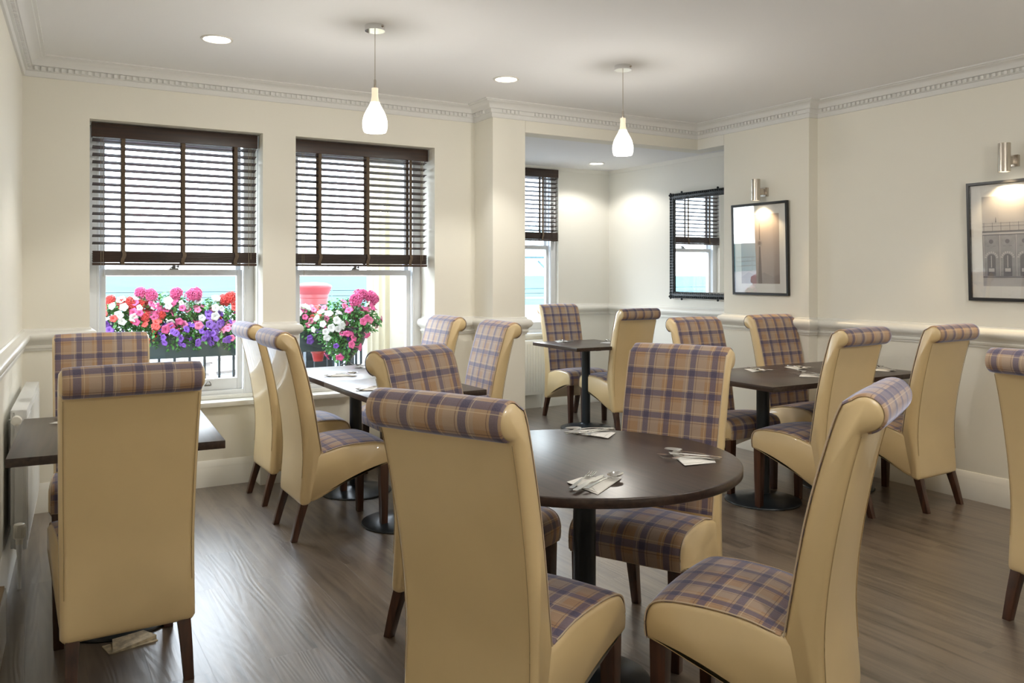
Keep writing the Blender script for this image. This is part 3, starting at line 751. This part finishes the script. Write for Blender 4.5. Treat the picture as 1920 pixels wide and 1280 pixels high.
def downlight(x, y, z, label, power=16, sp=105):
    t = thing('downlight', label, 'lamp', (x, y, z), 0, 'round recessed ceiling lights')
    MB().lathe([(.066, -.001), (.070, -.006), (.080, -.005), (.083, 0), (.066, 0)], (0, 0, 0), 40, caps=False).build('bezel', M['bezel'], t, smooth=True)
    MB().lathe([(.001, -.0015), (.067, -.0015)], (0, 0, 0), 40, caps=False).build('lens', M['lens'], t)
    lamp('downlight_beam', 'SPOT', (x, y, z - .02), power, size=.05, spot=radians(sp), blend=.35)
downlight(.872, 4.539, CE, 'recessed downlight at the upper left of the ceiling')
downlight(2.629, 4.538, CE, 'recessed downlight in front of the pier')
downlight(4.94, 6.72, AC, 'recessed downlight in the low alcove ceiling', 11, 140)
def sconce(x, y, z, h, label):
    t = thing('wall_lamp', label, 'lamp', (x, y, z), 0, 'steel cylinder wall lamps')
    r = .033; cx = -.105
    MB().lathe([(r - .004, .03), (r - .003, .001), (r, 0), (r, h), (r - .003, h + .001), (.001, h + .001)], (cx, 0, 0), 40, caps=False).build('lamp_body', M['steel'], t, smooth=True, angle=40)
    MB().lathe([(.001, .012), (r - .004, .012)], (cx, 0, 0), 32, caps=False).build('bulb', M['lens'], t)
    MB().box(cx + r - .004, -.018, h * .42 - .022, -.02, .018, h * .42 + .022).build('arm', M['steel'], t, bevel=.002)
    MB().box(-.022, -.032, h * .42 - .034, 0, .032, h * .42 + .034).build('wall_plate', M['steel'], t, bevel=.003)
    lamp('wall_lamp_beam', 'SPOT', (x + cx, y, z + .008), 12, size=.02, spot=radians(110), blend=.5, color=(1, .74, .42))
sconce(RB, 4.45, 1.92, .160, 'brushed steel wall lamp over the tower print')
sconce(R, 2.66, 1.95, .165, 'brushed steel wall lamp over the building print at the right edge')
# fill downlights added out of view to brighten the near part of the room
for (x, y, e) in ((.87, 1.9, 4), (2.63, 1.9, 6), (4.2, 1.9, 7), (.87, -.6, 3), (2.63, -.6, 5), (4.2, -.6, 5)):
    downlight(x, y, CE, 'added fill downlight out of view, ' + ('first row above the viewer, ' if y > 0 else 'row behind the viewer, ') + {.87: 'left', 2.63: 'middle', 4.2: 'right'}[x], e, 130)

# ------------------------------------------------------------------ pictures and mirror
def frame_mb(w, h, fw, d):
    """frame in the y-z plane, front towards -x, centred at the origin, back at x=0"""
    m = MB(); W2, H2 = w / 2, h / 2
    prof = [(0, 0), (-d, 0), (-d, fw * .8), (-d * .8, fw), (0, fw)]
    cor = [(-W2, -H2, 1, 1), (W2, -H2, -1, 1), (W2, H2, -1, -1), (-W2, H2, 1, -1)]
    vs = []; n = len(prof)
    for (y, z, sy, sz) in cor:
        for (x, q) in prof: vs.append((x, y + sy * q, z + sz * q))
    fs = []
    for k in range(4):
        a = k * n; b = ((k + 1) % 4) * n
        for i in range(n): j = (i + 1) % n; fs.append((a + i, b + i, b + j, a + j))
    return m.add(vs, fs)
def flat(m, pts, x):      # polygon (y,z) 0.4 mm thick at depth x
    n = len(pts); m.add([(x, y, z) for y, z in pts] + [(x + .0004, y, z) for y, z in pts], [tuple(range(n)), tuple(range(2 * n - 1, n - 1, -1))] + [(i, n + i, n + (i + 1) % n, (i + 1) % n) for i in range(n)])
def rect(m, y0, z0, y1, z1, x): flat(m, [(y0, z0), (y1, z0), (y1, z1), (y0, z1)], x)
def picture(x, y, z, w, h, label, kind):
    t = thing('framed_picture', label, 'picture', (x - (.010 if kind == 0 else .0155), y, z), 0, 'black framed prints on the right wall'); t.rotation_euler[1] = radians(-1.5 if kind == 0 else -2.4)
    frame_mb(w, h, .019, .024).build('picture_frame', M['blackwood'], t)
    MB().box(-.010, -w / 2 + .016, -h / 2 + .016, -.006, w / 2 - .016, h / 2 - .016).build('mount', M['mount'], t)
    iw, ih = w * .345, h * .375
    bgc = [mat('print_sky', (.44, .38, .35), .7, noise=.10, nscale=3), mat('print_facade_sky', (.47, .46, .47), .7, noise=.16, nscale=4)][kind]
    P = MB(); rect(P, -iw, -ih, iw, ih, -.0106); p = P.build('print', bgc, t)
    ink = mat('print_ink', (.20, .16, .15), .7) if kind == 0 else mat('print_dark_ink', (.15, .15, .18), .7)
    mid = mat('print_mid_grey', (.36, .31, .29), .7, noise=.1) if kind == 0 else mat('print_stone', (.33, .33, .36), .7, noise=.12, nscale=30)
    X = -.0112; A = MB(); B = MB()
    if kind == 0:
        cy = 0.0; zb = -ih
        flat(A, [(cy - .020, zb), (cy + .020, zb), (cy + .007, zb + ih * 1.05), (cy - .007, zb + ih * 1.05)], X)
        flat(A, [(cy - .007, .01), (cy + .007, .01), (cy + .003, ih * .75), (cy - .003, ih * .75)], X)
        flat(B, [(cy + .026 * cos(2 * pi * i / 24), .045 + .026 * sin(2 * pi * i / 24)) for i in range(24)], X - .0006)
        flat(A, [(cy + .014 * cos(2 * pi * i / 20), .045 + .014 * sin(2 * pi * i / 20)) for i in range(20)], X - .0012)
        flat(B, [(-iw, zb), (iw, zb), (iw, zb + .05), (iw * .6, zb + .09), (iw * .2, zb + .06), (-iw * .2, zb + .085), (-iw * .7, zb + .05), (-iw, zb + .075)], X + .0003)
    else:
        zb = -ih
        rect(B, -iw, zb + .05, iw, zb + .325, X); rect(A, -iw, zb + .318, iw, zb + .326, X - .0006); rect(A, -iw, zb + .30, iw, zb + .303, X - .0006); rect(A, -iw, zb + .05, iw, zb + .056, X - .0006)
        LT = MB(); rect(LT, -iw, zb + .306, iw, zb + .314, X - .0008)
        for k in range(4):
            cy = -iw + .048 + k * .094
            pts = [(cy + .024, zb + .06), (cy + .024, zb + .165)] + [(cy + .024 * cos(pi * i / 12), zb + .165 + .024 * sin(pi * i / 12)) for i in range(1, 12)] + [(cy - .024, zb + .165), (cy - .024, zb + .06)]
            flat(A, pts, X - .0006)
            for i in range(9):
                a0 = pi * i / 9 + .06; a1 = pi * (i + 1) / 9 - .06
                flat(LT, [(cy + r_ * cos(a_), zb + .165 + r_ * sin(a_)) for r_, a_ in ((.028, a0), (.040, a0), (.040, a1), (.028, a1))], X - .0008)
            rect(LT, cy - .016, zb + .085, cy + .016, zb + .105, X - .001); rect(LT, cy - .002, zb + .11, cy + .002, zb + .18, X - .001)
            flat(A, [(cy + .013 * cos(2 * pi * i / 16), zb + .263 + .013 * sin(2 * pi * i / 16)) for i in range(16)], X - .0006)
            for q in (-.022, .022): rect(A, cy + q - .012 if q > 0 else cy + q - .004, zb + .235, cy + q + .004 if q > 0 else cy + q + .012, zb + .237, X - .0006)
            rect(LT, cy + .042, zb + .06, cy + .046, zb + .30, X - .0008); rect(A, cy + .047, zb + .06, cy + .0485, zb + .30, X - .0008)
        rect(A, -iw, zb + .352, iw, zb + .354, X); rect(A, -iw, zb + .37, iw, zb + .3712, X)
        for k in range(8): rect(A, -iw + .02 + k * .05, zb + .326, -iw + .022 + k * .05, zb + .375, X)
        flat(A, [(.11 - .003, zb + .375), (.11 + .003, zb + .375), (.11 + .001, zb + .405), (.11 - .001, zb + .405)], X)
        LT.build('print_highlights', mat('print_pale', (.55, .54, .55), .7), p)
    A.build('print_lines', ink, p); B.build('print_shapes', mid, p)
    MB().box(-.0205, -w / 2 + .016, -h / 2 + .016, -.019, w / 2 - .016, h / 2 - .016).build('picture_glass', M['picglass'], t)
picture(RB, 4.489, 1.557, .552, .704, 'black framed print of a slim tower on the chimney breast', 0)
picture(R, 2.640, 1.558, .552, .706, 'black framed print of an arched stone building, cut by the right edge', 1)
t = thing('wall_mirror', 'rectangular mirror with carved black frame in the alcove', 'mirror', (AX, 5.775, 1.640))
w, h = .80, 1.01
fm = frame_mb(w, h, .062, .040)
fo = fm.build('mirror_frame', M['ornate'], t)
bd = MB(); rnd = random.Random(3)
for (a0, b0, a1, b1, N) in ((-w / 2, -h / 2, w / 2, -h / 2, 30), (-w / 2, h / 2, w / 2, h / 2, 30), (-w / 2, -h / 2, -w / 2, h / 2, 38), (w / 2, -h / 2, w / 2, h / 2, 38)):
    for i in range(N + 1):
        q = i / N; yy = a0 + (a1 - a0) * q; zz = b0 + (b1 - b0) * q
        sy = 0 if a0 != a1 else (-1 if yy > 0 else 1); sz = 0 if b0 != b1 else (-1 if zz > 0 else 1)
        bd.ball((-.040, yy + sy * .014, zz + sz * .014), .011, 8, 5); bd.ball((-.040, yy + sy * .046, zz + sz * .046), .006, 6, 4)
        if N == 30 and i in (6, 24): bd.ball((-.03, yy, zz + (-sz) * .008), .011, 8, 5)
bd.build('beading', M['ornate'], fo, smooth=True)
MB().box(-.024, -w / 2 + .058, -h / 2 + .058, -.020, w / 2 - .058, h / 2 - .058).build('mirror_glass', M['mirror'], t)

# ------------------------------------------------------------------ radiators
def dirL(): return Vector((.055, 1, 0)).normalized()
t = thing('radiator', 'white panel radiator on the left wall behind the square table', 'radiator', (lx(4.22) + .01, 4.22, 0), -math.atan(.055))
L_ = 1.10
m = MB(); m.box(.062, 0, .155, .078, L_, .765)
for k in range(30): m.box(.077, .02 + k * .036, .19, .0815, .038 + k * .036, .73)
m.build('front_panel', M['radiator'], t, bevel=.002)
MB().box(.015, .012, .16, .031, L_ - .012, .76).build('rear_panel', M['radiator'], t, bevel=.002)
MB().box(.031, .0, .16, .063, .004, .76).build('side_cover', M['radiator'], t)
MB().box(.015, .006, .757, .078, L_ - .006, .767).build('top_grille', M['radiator'], t, bevel=.002)
for yy in (.0, L_): MB().lathe([(.012, -.012), (.019, -.010), (.021, 0), (.021, .022), (.014, .028)], (.040, yy - (.03 if yy == 0 else -.01), .725), 20, 'y').build('end_cap', M['plastic'], t, smooth=True)
m = MB(); m.lathe([(.014, -.02), (.014, .0), (.021, .006), (.023, .060), (.021, .066), (.010, .070)], (.052, -.045, .215), 24)
for k in range(14):
    a = 2 * pi * k / 14; m.box(.052 + .0225 * cos(a) - .0015, -.045 + .0225 * sin(a) - .0015, .225, .052 + .0225 * cos(a) + .0015, -.045 + .0225 * sin(a) + .0015, .27)
v = m.build('valve_head', M['plastic'], t, smooth=True, angle=40)
m = MB(); m.tube([(.052, .005, .195), (.052, -.045, .195)], .010, 12); m.tube([(.052, -.045, .20), (.052, -.045, .13)], [.013, .009], 12); m.tube([(.052, -.045, .135), (.052, -.045, .0)], .0075, 10); m.build('pipe', M['radiator'], t, smooth=True)
for yy in (.18, L_ - .2): MB().box(-.004, yy, .22, .016, yy + .03, .70).build('bracket', M['radiator'], t)
t = thing('pipe_box', 'small white boxed pipe cover low at the left edge of the view', 'cover', (lx(3.3), 3.30, 0), -math.atan(.055))
MB().box(0.005, -.5, 0, .055, .3, .20).build('cover', M['radiator'], t, bevel=.004); MB().box(0.004, -.5, .2005, .05, .29, .212).build('cap', mat('beige_cap', (.6, .45, .28), .6), t, bevel=.002)
t = thing('radiator', 'white ribbed radiator under the alcove window', 'radiator', (3.86, AY - .115, 0))
m = MB(); m.box(0, 0, .15, .72, .016, .69)
for k in range(22): m.box(.012 + k * .032, -.004, .18, .030 + k * .032, .001, .66)
m.build('front_panel', M['radiator'], t, bevel=.0015)
MB().box(0, .012, .685, .72, .095, .697).build('top_grille', M['radiator'], t); MB().box(.02, .05, .16, .70, .066, .68).build('rear_panel', M['radiator'], t); MB().box(.1, .06, .25, .13, .1145, .65).build('bracket', M['radiator'], t)
MB().box(.59, .06, .25, .62, .1145, .65).build('bracket', M['radiator'], t)
m = MB(); m.tube([(.69, .04, .155), (.69, .04, 0)], .007, 10); m.build('pipe', M['radiator'], t, smooth=True)

# ------------------------------------------------------------------ outside
pave = mat('pale_paving', (.21, .225, .25), .8, noise=.08, nscale=.6)
mb = MB(); mb.box(-30, 5.84, -.62, 2.95, 11.5, -.45); mb.box(2.95, AY + .35, -.62, 45, 11.5, -.45); mb.box(-60, 11.5, -.70, 80, 46, -.62)
struct(mb.build('floor_street', pave), 'pale paving outside')
mb = MB(); mb.box(-60, 17, -.6199, 80, 24, -.60); struct(mb.build('floor_road', mat('grey_road', (.17, .20, .24), .85, noise=.08, nscale=2)), 'grey road')
sea = mat('sea_water', (.088, .172, .186), .9, noise=.12, nscale=.05, spec=.0)
mb = MB(); mb.box(-2500, 46, -3.2, 3500, 3600, -3.0); struct(mb.build('floor_sea', sea), 'pale turquoise sea')
# promenade railing
t = thing('promenade_railing', 'thin railing along the sea front beyond the flowers', 'railing', (0, 45, -.62))
m = MB()
for z in (.45, .8, 1.1): m.tube([(-40, 0, z), (60, 0, z)], .022, 6)
m.build('rail', M['iron'], t)
pst = MB().tube([(0, 0, 0), (0, 0, 1.15)], .035, 8).build('post', mat('teal_post', (.10, .22, .25), .5), t)
for k in range(40):
    if k: o = pst.copy(); C.objects.link(o); o.parent = t
    else: o = pst
    o.location = (-38 + k * 2.4, 0, 0)

# front garden railing with flower troughs
RY = 7.20
ironblue = mat('blue_black_railing', (.016, .03, .042), .4)
t = thing('garden_railing', 'black iron railing outside the left and middle windows', 'railing', (0, RY, -.45))
m = MB(); m.box(-.6, -.02, 1.28, 2.64, .02, 1.32); m.build('top_rail', ironblue, t); MB().box(-.6, -.02, .09, 2.64, .02, .12).build('bottom_rail', ironblue, t)
bar = MB().lathe([(.011, 0), (.011, 1.30)], (0, 0, 0), 10).build('baluster', ironblue, t, smooth=True, angle=40)
for k in range(28):
    o = bar if k == 0 else bar.copy()
    if k: C.objects.link(o); o.parent = t
    o.location = (-.58 + k * .1165, 0, 0)
t = thing('garden_railing', 'closely barred black railing running away beside the fluted column', 'railing', (2.66, RY, -.45))
MB().box(-.02, 0, 1.28, .02, 2.4, 1.32).build('top_rail', ironblue, t)
bar2 = MB().lathe([(.012, 0), (.012, 1.30)], (0, 0, 0), 10).build('baluster', ironblue, t, smooth=True, angle=40)
for k in range(18):
    o = bar2 if k == 0 else bar2.copy()
    if k: C.objects.link(o); o.parent = t
    o.location = (0, .05 + k * .13, 0)

leafm = mat('petunia_leaf', (.07, .24, .055), .55, noise=.5, nscale=14)
FC = {'red': mat('coral_red_petal', (.55, .05, .045), .6, noise=.15, nscale=20), 'pink': mat('hot_pink_petal', (.52, .07, .21), .6, noise=.2, nscale=20), 'purple': mat('violet_petal', (.15, .05, .36), .6, noise=.2, nscale=20),
      'white': mat('white_petal', (.55, .56, .55), .6), 'rose': mat('rose_pink_petal', (.60, .15, .28), .6, noise=.2, nscale=20)}
def blossom_mb(r=.032, trumpet=True):
    m = MB(); n = 20; vs = [(0, 0, 0)]; fs = []
    for k, (q, z) in enumerate(((.18, .012), (.5, .020), (.85, .022), (1.0, .017))):
        for i in range(n):
            a = 2 * pi * i / n; w = 1 + (.10 * cos(5 * a) if q > .4 else 0); vs.append((r * q * w * cos(a), r * q * w * sin(a), z + (.003 * cos(10 * a) if q > .8 else 0)))
    for i in range(n): fs.append((0, 1 + (i + 1) % n, 1 + i))
    for k in range(3):
        for i in range(n): j = (i + 1) % n; a = 1 + k * n; fs.append((a + i, a + j, a + n + j, a + n + i))
    m.add(vs, fs); m.tube([(0, 0, -.03), (0, 0, -.01), (0, 0, .004)], [.003, .004, .007], 8); return m
def cluster_mb(r=.027):
    m = MB(); rr = random.Random(5); b = blossom_mb(.0135)
    for i in range(34):
        a = pi * (3 - 5 ** .5) * i; z = 1 - 1.5 * (i + .5) / 34; q = (1 - z * z) ** .5
        d = Vector((q * cos(a), q * sin(a), z)); R3 = d.to_track_quat('Z', 'Y').to_matrix().to_4x4()
        for v in b.v: pass
        k = MB().add(b.v, b.f); k.xf(Matrix.Translation(d * r * (.6 + .55 * rr.random())) @ R3); m.add(k.v, k.f)
    return m
def mk_mesh(mb_, name, mt):
    o = mb_.build(name, mt, smooth=True, angle=60); me = o.data; bpy.data.objects.remove(o); return me
BM = {c: mk_mesh(blossom_mb(), 'blossom', FC[c]) for c in FC}
CM = {c: mk_mesh(cluster_mb(), 'flower_cluster', FC[c]) for c in ('red', 'pink', 'white')}
def leaves_mb(w, d, h, N, seed, droop=0., ls=1.):
    rr = random.Random(seed); m = MB()
    for i in range(N):
        # points in a rounded clump
        while True:
            x, y, z = rr.uniform(-1, 1), rr.uniform(-1, 1), rr.uniform(-1, 1)
            if x * x + y * y + z * z < 1: break
        px_, py_, pz_ = x * w / 2, y * d / 2, z * h / 2 - droop * abs(x) * .0
        L = rr.uniform(.022, .042) * ls; wd = L * .36
        M4 = Matrix.Translation((px_, py_, pz_)) @ Matrix.Rotation(rr.uniform(0, 2 * pi), 4, 'Z') @ Matrix.Rotation(rr.uniform(-1.1, .9), 4, 'X') @ Matrix.Rotation(rr.uniform(-.6, .6), 4, 'Y')
        vs = [(0, 0, 0), (-wd * .8, L * .35, .003), (-wd, L * .6, .0), (0, L * 1.15, -.006), (wd, L * .6, 0), (wd * .8, L * .35, .003), (0, L * .5, -.004)]
        m.add([M4 @ Vector(v) for v in vs], [(0, 6, 1), (1, 6, 2), (2, 6, 3), (3, 6, 4), (4, 6, 5), (5, 6, 0)])
    return m
LM = [mk_mesh(leaves_mb(.30, .26, .26, 330, 11), 'foliage', leafm), mk_mesh(leaves_mb(.26, .24, .30, 330, 12), 'foliage', leafm)]
LBL = {'red': 'coral red geranium', 'pink': 'pink petunia', 'purple': 'violet petunia', 'white': 'white flowering petunia', 'rose': 'rose pink petunia'}
NM = {'red': 'geranium', 'pink': 'petunia', 'purple': 'petunia', 'white': 'petunia', 'rose': 'petunia'}
def plant(x, y, z, colr, seed, where, nb=9, clusters=0, sc=1., spread=(.15, .13, .13), lm=None):
    rr = random.Random(seed)
    t = thing(NM[colr], LBL[colr] + ' ' + where, 'flower', (x, y, z), rr.uniform(-.4, .4), 'flowering plants outside the windows')
    t.scale = (sc, sc, sc)
    f = bpy.data.objects.new('foliage', LM[seed % 2]); C.objects.link(f); f.parent = t
    for i in range(nb + clusters):
        cl = i >= nb
        a = rr.uniform(0, 2 * pi) if i % 4 == 0 else rr.uniform(-2.6, -.4); e = rr.uniform(-.7, 1.1); d = Vector((cos(a) * cos(e), sin(a) * cos(e), sin(e)))
        if cl: q = rr.uniform(.3, 1.); d = Vector((cos(a) * q, sin(a) * q, .8)).normalized()
        o = bpy.data.objects.new('flower_cluster' if cl else 'blossom', (CM if cl and colr in CM else BM)[colr]); C.objects.link(o); o.parent = t
        o.location = (d.x * spread[0], d.y * spread[1], d.z * spread[2] + (.05 if cl else 0)); o.rotation_euler = d.to_track_quat('Z', 'Y').to_euler()
        k = rr.uniform(.8, 1.15); o.scale = (k, k, k)
    return t
trough = mat('dark_green_trough', (.015, .035, .04), .5)
def make_trough(x0, x1, y, z, label):
    t = thing('flower_trough', label, 'planter', ((x0 + x1) / 2, y, z), 0); hw = (x1 - x0) / 2
    m = MB(); m.taper((-hw + .02, -.07, hw - .02, .07, 0), (-hw, -.09, hw, .09, .17)); m.build('trough', trough, t, bevel=.004)
    m = MB(); m.box(-hw - .008, -.098, .16, hw + .008, .098, .18); m.build('rim', trough, t, bevel=.003); return t
make_trough(.35, 1.75, RY - .135, .70, 'long dark trough of mixed flowers outside the left window')
make_trough(1.96, 2.26, RY - .135, .70, 'short dark trough of flowers below the red post box')
layout = [('purple', .44, .0), ('red', .60, .07), ('red', .78, .02), ('pink', .80, .12), ('pink', .93, .03), ('purple', 1.02, -.05), ('pink', 1.10, .13), ('rose', 1.20, .05), ('purple', 1.16, -.07), ('purple', 1.28, .03), ('white', 1.30, .12), ('purple', 1.38, -.04), ('red', 1.50, .08), ('rose', 1.48, -.06), ('pink', 1.60, .02), ('purple', 1.66, .05), ('white', .68, .14), ('white', .98, .15), ('purple', .52, -.05), ('red', .86, -.02)]
place_words = ['at the left end of the long trough', 'in the long trough, left part', 'in the long trough, left of centre', 'rising at the back of the long trough, left of centre', 'in the middle of the long trough', 'trailing from the middle of the long trough', 'standing highest in the long trough', 'right of centre in the long trough', 'trailing over the trough front, right of centre', 'in the right half of the long trough', 'at the back of the right half of the long trough', 'hanging in front of the right half of the long trough', 'near the right end of the long trough', 'hanging low near the right end of the long trough', 'at the right end of the long trough', 'last at the right end of the long trough', 'behind the red flowers in the long trough', 'behind the middle of the long trough', 'hanging at the left end of the long trough', 'low in the left half of the long trough']
for i, (c_, x_, dz) in enumerate(layout):
    cl = {'red': 3, 'pink': 4 if dz > .1 else 0}.get(c_, 0)
    plant(x_, RY - .15 - (.05 if dz < 0 else 0), .93 + dz, c_, 20 + i, place_words[i], 11 if c_ != 'purple' else 16, cl, 1.0 if dz >= 0 else .85)
for i, (c_, x_, dz, wd) in enumerate([('white', 2.04, .06, 'below the post box, left'), ('pink', 2.05, .02, 'in the short trough, left'), ('rose', 2.14, .05, 'in the short trough, back'), ('red', 2.2, .04, 'in the short trough, right'), ('purple', 2.11, -.08, 'trailing from the short trough'), ('pink', 2.22, .0, 'in the short trough, right front')]):
    plant(x_, RY - .15, .93 + dz, c_, 50 + i, wd, 11, 0, .85)
t = thing('flower_pot', 'red flower pot on the railing below the short trough', 'pot', (2.20, RY - .14, .61)); MB().lathe([(.04, 0), (.055, .07), (.062, .072), (.062, .088), (.05, .088)], (0, 0, 0), 24).build('pot', mat('red_pot', (.35, .02, .02), .5), t, smooth=True, angle=40)
t = thing('storage_box', 'dark slatted box behind the railing below the red pot', 'box', (2.31, RY + .30, -.45)); m = MB(); m.box(-.12, -.12, 0, .12, .12, 1.15)
for k in range(11): m.box(-.125, -.13, .06 + k * .1, .125, -.118, .13 + k * .1)
m.build('slatted_box', ironblue, t)
# planter urn with hanging flowers, right of the middle window
t = thing('flower_urn', 'black iron urn on a post holding trailing flowers beside the fluted column', 'planter', (2.36, 6.75, -.45))
MB().lathe([(.05, 0), (.05, .02), (.018, .05), (.018, 1.03), (.03, 1.05), (.02, 1.08), (.05, 1.12), (.13, 1.22), (.17, 1.34), (.18, 1.37), (.16, 1.37)], (0, 0, 0), 28).build('urn', M['iron'], t, smooth=True, angle=50)
for k in range(6):
    a = 2 * pi * k / 6; MB().tube([(.02 * cos(a), .02 * sin(a), 1.06), (.06 * cos(a), .06 * sin(a), 1.05), (.05 * cos(a), .05 * sin(a), 1.0)], .006, 6).build('scroll', M['iron'], t, smooth=True)
for i, (c_, dx, dy, dz, sc, nb, wd) in enumerate([('pink', .07, -.07, .07, 1.1, 5, 'with big heads at the top right of the urn'), ('rose', -.10, 0, .08, 1.0, 9, 'in the left of the urn'), ('white', -.18, -.04, .0, 1.0, 16, 'trailing white at the left of the urn'), ('pink', .02, -.12, .02, 1.05, 7, 'in the middle of the urn'), ('rose', .12, -.08, .04, .9, 8, 'at the right of the urn'), ('pink', -.08, -.10, -.16, .95, 9, 'trailing at the bottom of the urn'), ('purple', -.14, -.08, -.12, .8, 4, 'low at the left of the urn'), ('white', .0, .02, .15, .6, 6, 'on the tallest sprig of the urn')]):
    plant(2.36 + dx, 6.75 + dy, .93 + dz, c_, 70 + i, wd, nb, 5 if i == 0 else 0, sc)
# fluted portico column beside the alcove
colm = mat('cream_stone', (.42, .38, .27), .75, bump=.15, bscale=30)
t = thing('fluted_column', 'cream fluted stone column outside the middle window', 'column', (3.03, 7.42, -.45))
m = MB(); n = 96; prof = []
vs = []; fs = []; zs = (.25, 3.4)
for z in zs:
    for i in range(n):
        a = 2 * pi * i / n; r = .24 * (1 - .07 * abs(sin(10 * a)) ** .7) ; vs.append((r * cos(a), r * sin(a), z))
for i in range(n): j = (i + 1) % n; fs.append((i, j, n + j, n + i))
m.add(vs, fs); m.build('shaft', colm, t, smooth=True, angle=25)
MB().lathe([(.31, 0), (.31, .10), (.29, .13), (.30, .17), (.28, .21), (.25, .25)], (0, 0, 0), 48).build('base', colm, t, smooth=True, angle=40)
MB().box(-.29, -.29, 3.4, .29, .29, 3.7).build('capital', colm, t)
# red pillar box
t = thing('post_box', 'red pillar post box in the street beyond the middle window', 'post box', (4.16, 13.57, -.45)); t.scale = (1, 1, 1.075)
red = mat('post_office_red', (.23, .025, .03), .4)
MB().lathe([(.25, 0), (.25, .12), (.225, .13), (.225, 1.32), (.235, 1.33), (.235, 1.38)], (0, 0, 0), 40).build('body', red, t, smooth=True, angle=40)
MB().lathe([(.235, 1.38), (.25, 1.40), (.285, 1.48), (.29, 1.50), (.285, 1.52), (.2, 1.555), (.001, 1.57)], (0, 0, 0), 40, caps=False).build('cap', red, t, smooth=True, angle=40)
m = MB(); m.box(-.02, -.238, 1.20, .12, -.20, 1.235); m.xf(Matrix.Rotation(radians(10), 4, 'Z')); m.build('letter_slot', M['dark'], t)
# picnic table
pw = mat('weathered_grey_timber', (.30, .27, .25), .8, noise=.2, nscale=6)
t = thing('picnic_table', 'grey timber picnic table out on the paving, seen low through the left window', 'table', (2.42, 11.4, -.45), g(25))
for k in range(5): MB().box(-.8, -.36 + k * .146, .72, .8, -.36 + k * .146 + .136, .76).build('board', pw, t)
for s in (-1, 1):
    MB().box(-.8, s * .68 - .13, .43, .8, s * .68 + .13, .47).build('bench', pw, t)
for xx in (-.6, .6):
    for s in (-1, 1):
        m = MB(); m.add([(xx - .02, s * .22, .72), (xx + .02, s * .22, .72), (xx + .02, s * .32, .72), (xx - .02, s * .32, .72), (xx - .02, s * .60, 0), (xx + .02, s * .60, 0), (xx + .02, s * .72, 0), (xx - .02, s * .72, 0)],
                        [(0, 1, 2, 3), (4, 7, 6, 5), (0, 4, 5, 1), (1, 5, 6, 2), (2, 6, 7, 3), (3, 7, 4, 0)]); m.build('leg', pw, t)
    MB().box(xx - .045, -.78, .36, xx - .021, .78, .429).build('crossbar', pw, t)
# seaside shelter seen through the alcove window
gs = mat('pale_green_ironwork', (.22, .34, .34), .5)
t = thing('seaside_shelter', 'pale green iron shelter with ribbed glass roof beyond the alcove window', 'shelter', (17.2, 28.0, -.6), 0)
for xx in (-3, -1, 1, 3):
    m = MB(); m.tube([(xx, 0, 0), (xx, 0, 2.6)], .10, 10)
    for s in (-1, 1): m.tube([(xx, 0, 1.9), (xx + s * .15, 0, 2.2), (xx + s * .5, 0, 2.5)], .05, 8)
    m.build('column', gs, t, smooth=True)
MB().box(-3.4, -.08, 2.6, 3.4, .08, 2.72).build('beam', gs, t); MB().box(-3.4, -.04, 1.0, 3.4, .04, 1.08).build('handrail', gs, t)
m = MB()
for s in (-1, 1):
    m.add([(-3.6, s * .0, 3.9), (3.6, s * .0, 3.9), (3.6, s * 1.6, 2.65), (-3.6, s * 1.6, 2.65), (-3.6, 0, 3.94), (3.6, 0, 3.94), (3.6, s * 1.6, 2.69), (-3.6, s * 1.6, 2.69)], [(0, 1, 2, 3), (4, 7, 6, 5), (0, 4, 5, 1), (1, 5, 6, 2), (2, 6, 7, 3), (3, 7, 4, 0)])
m.build('roof', mat('glazed_roof', (.45, .60, .63), .4), t)
m = MB()
for k in range(19):
    xx = -3.6 + k * .4
    for s in (-1, 1): m.tube([(xx, 0, 3.97), (xx, s * 1.6, 2.72)], .03, 6)
m.build('roof_ribs', gs, t)
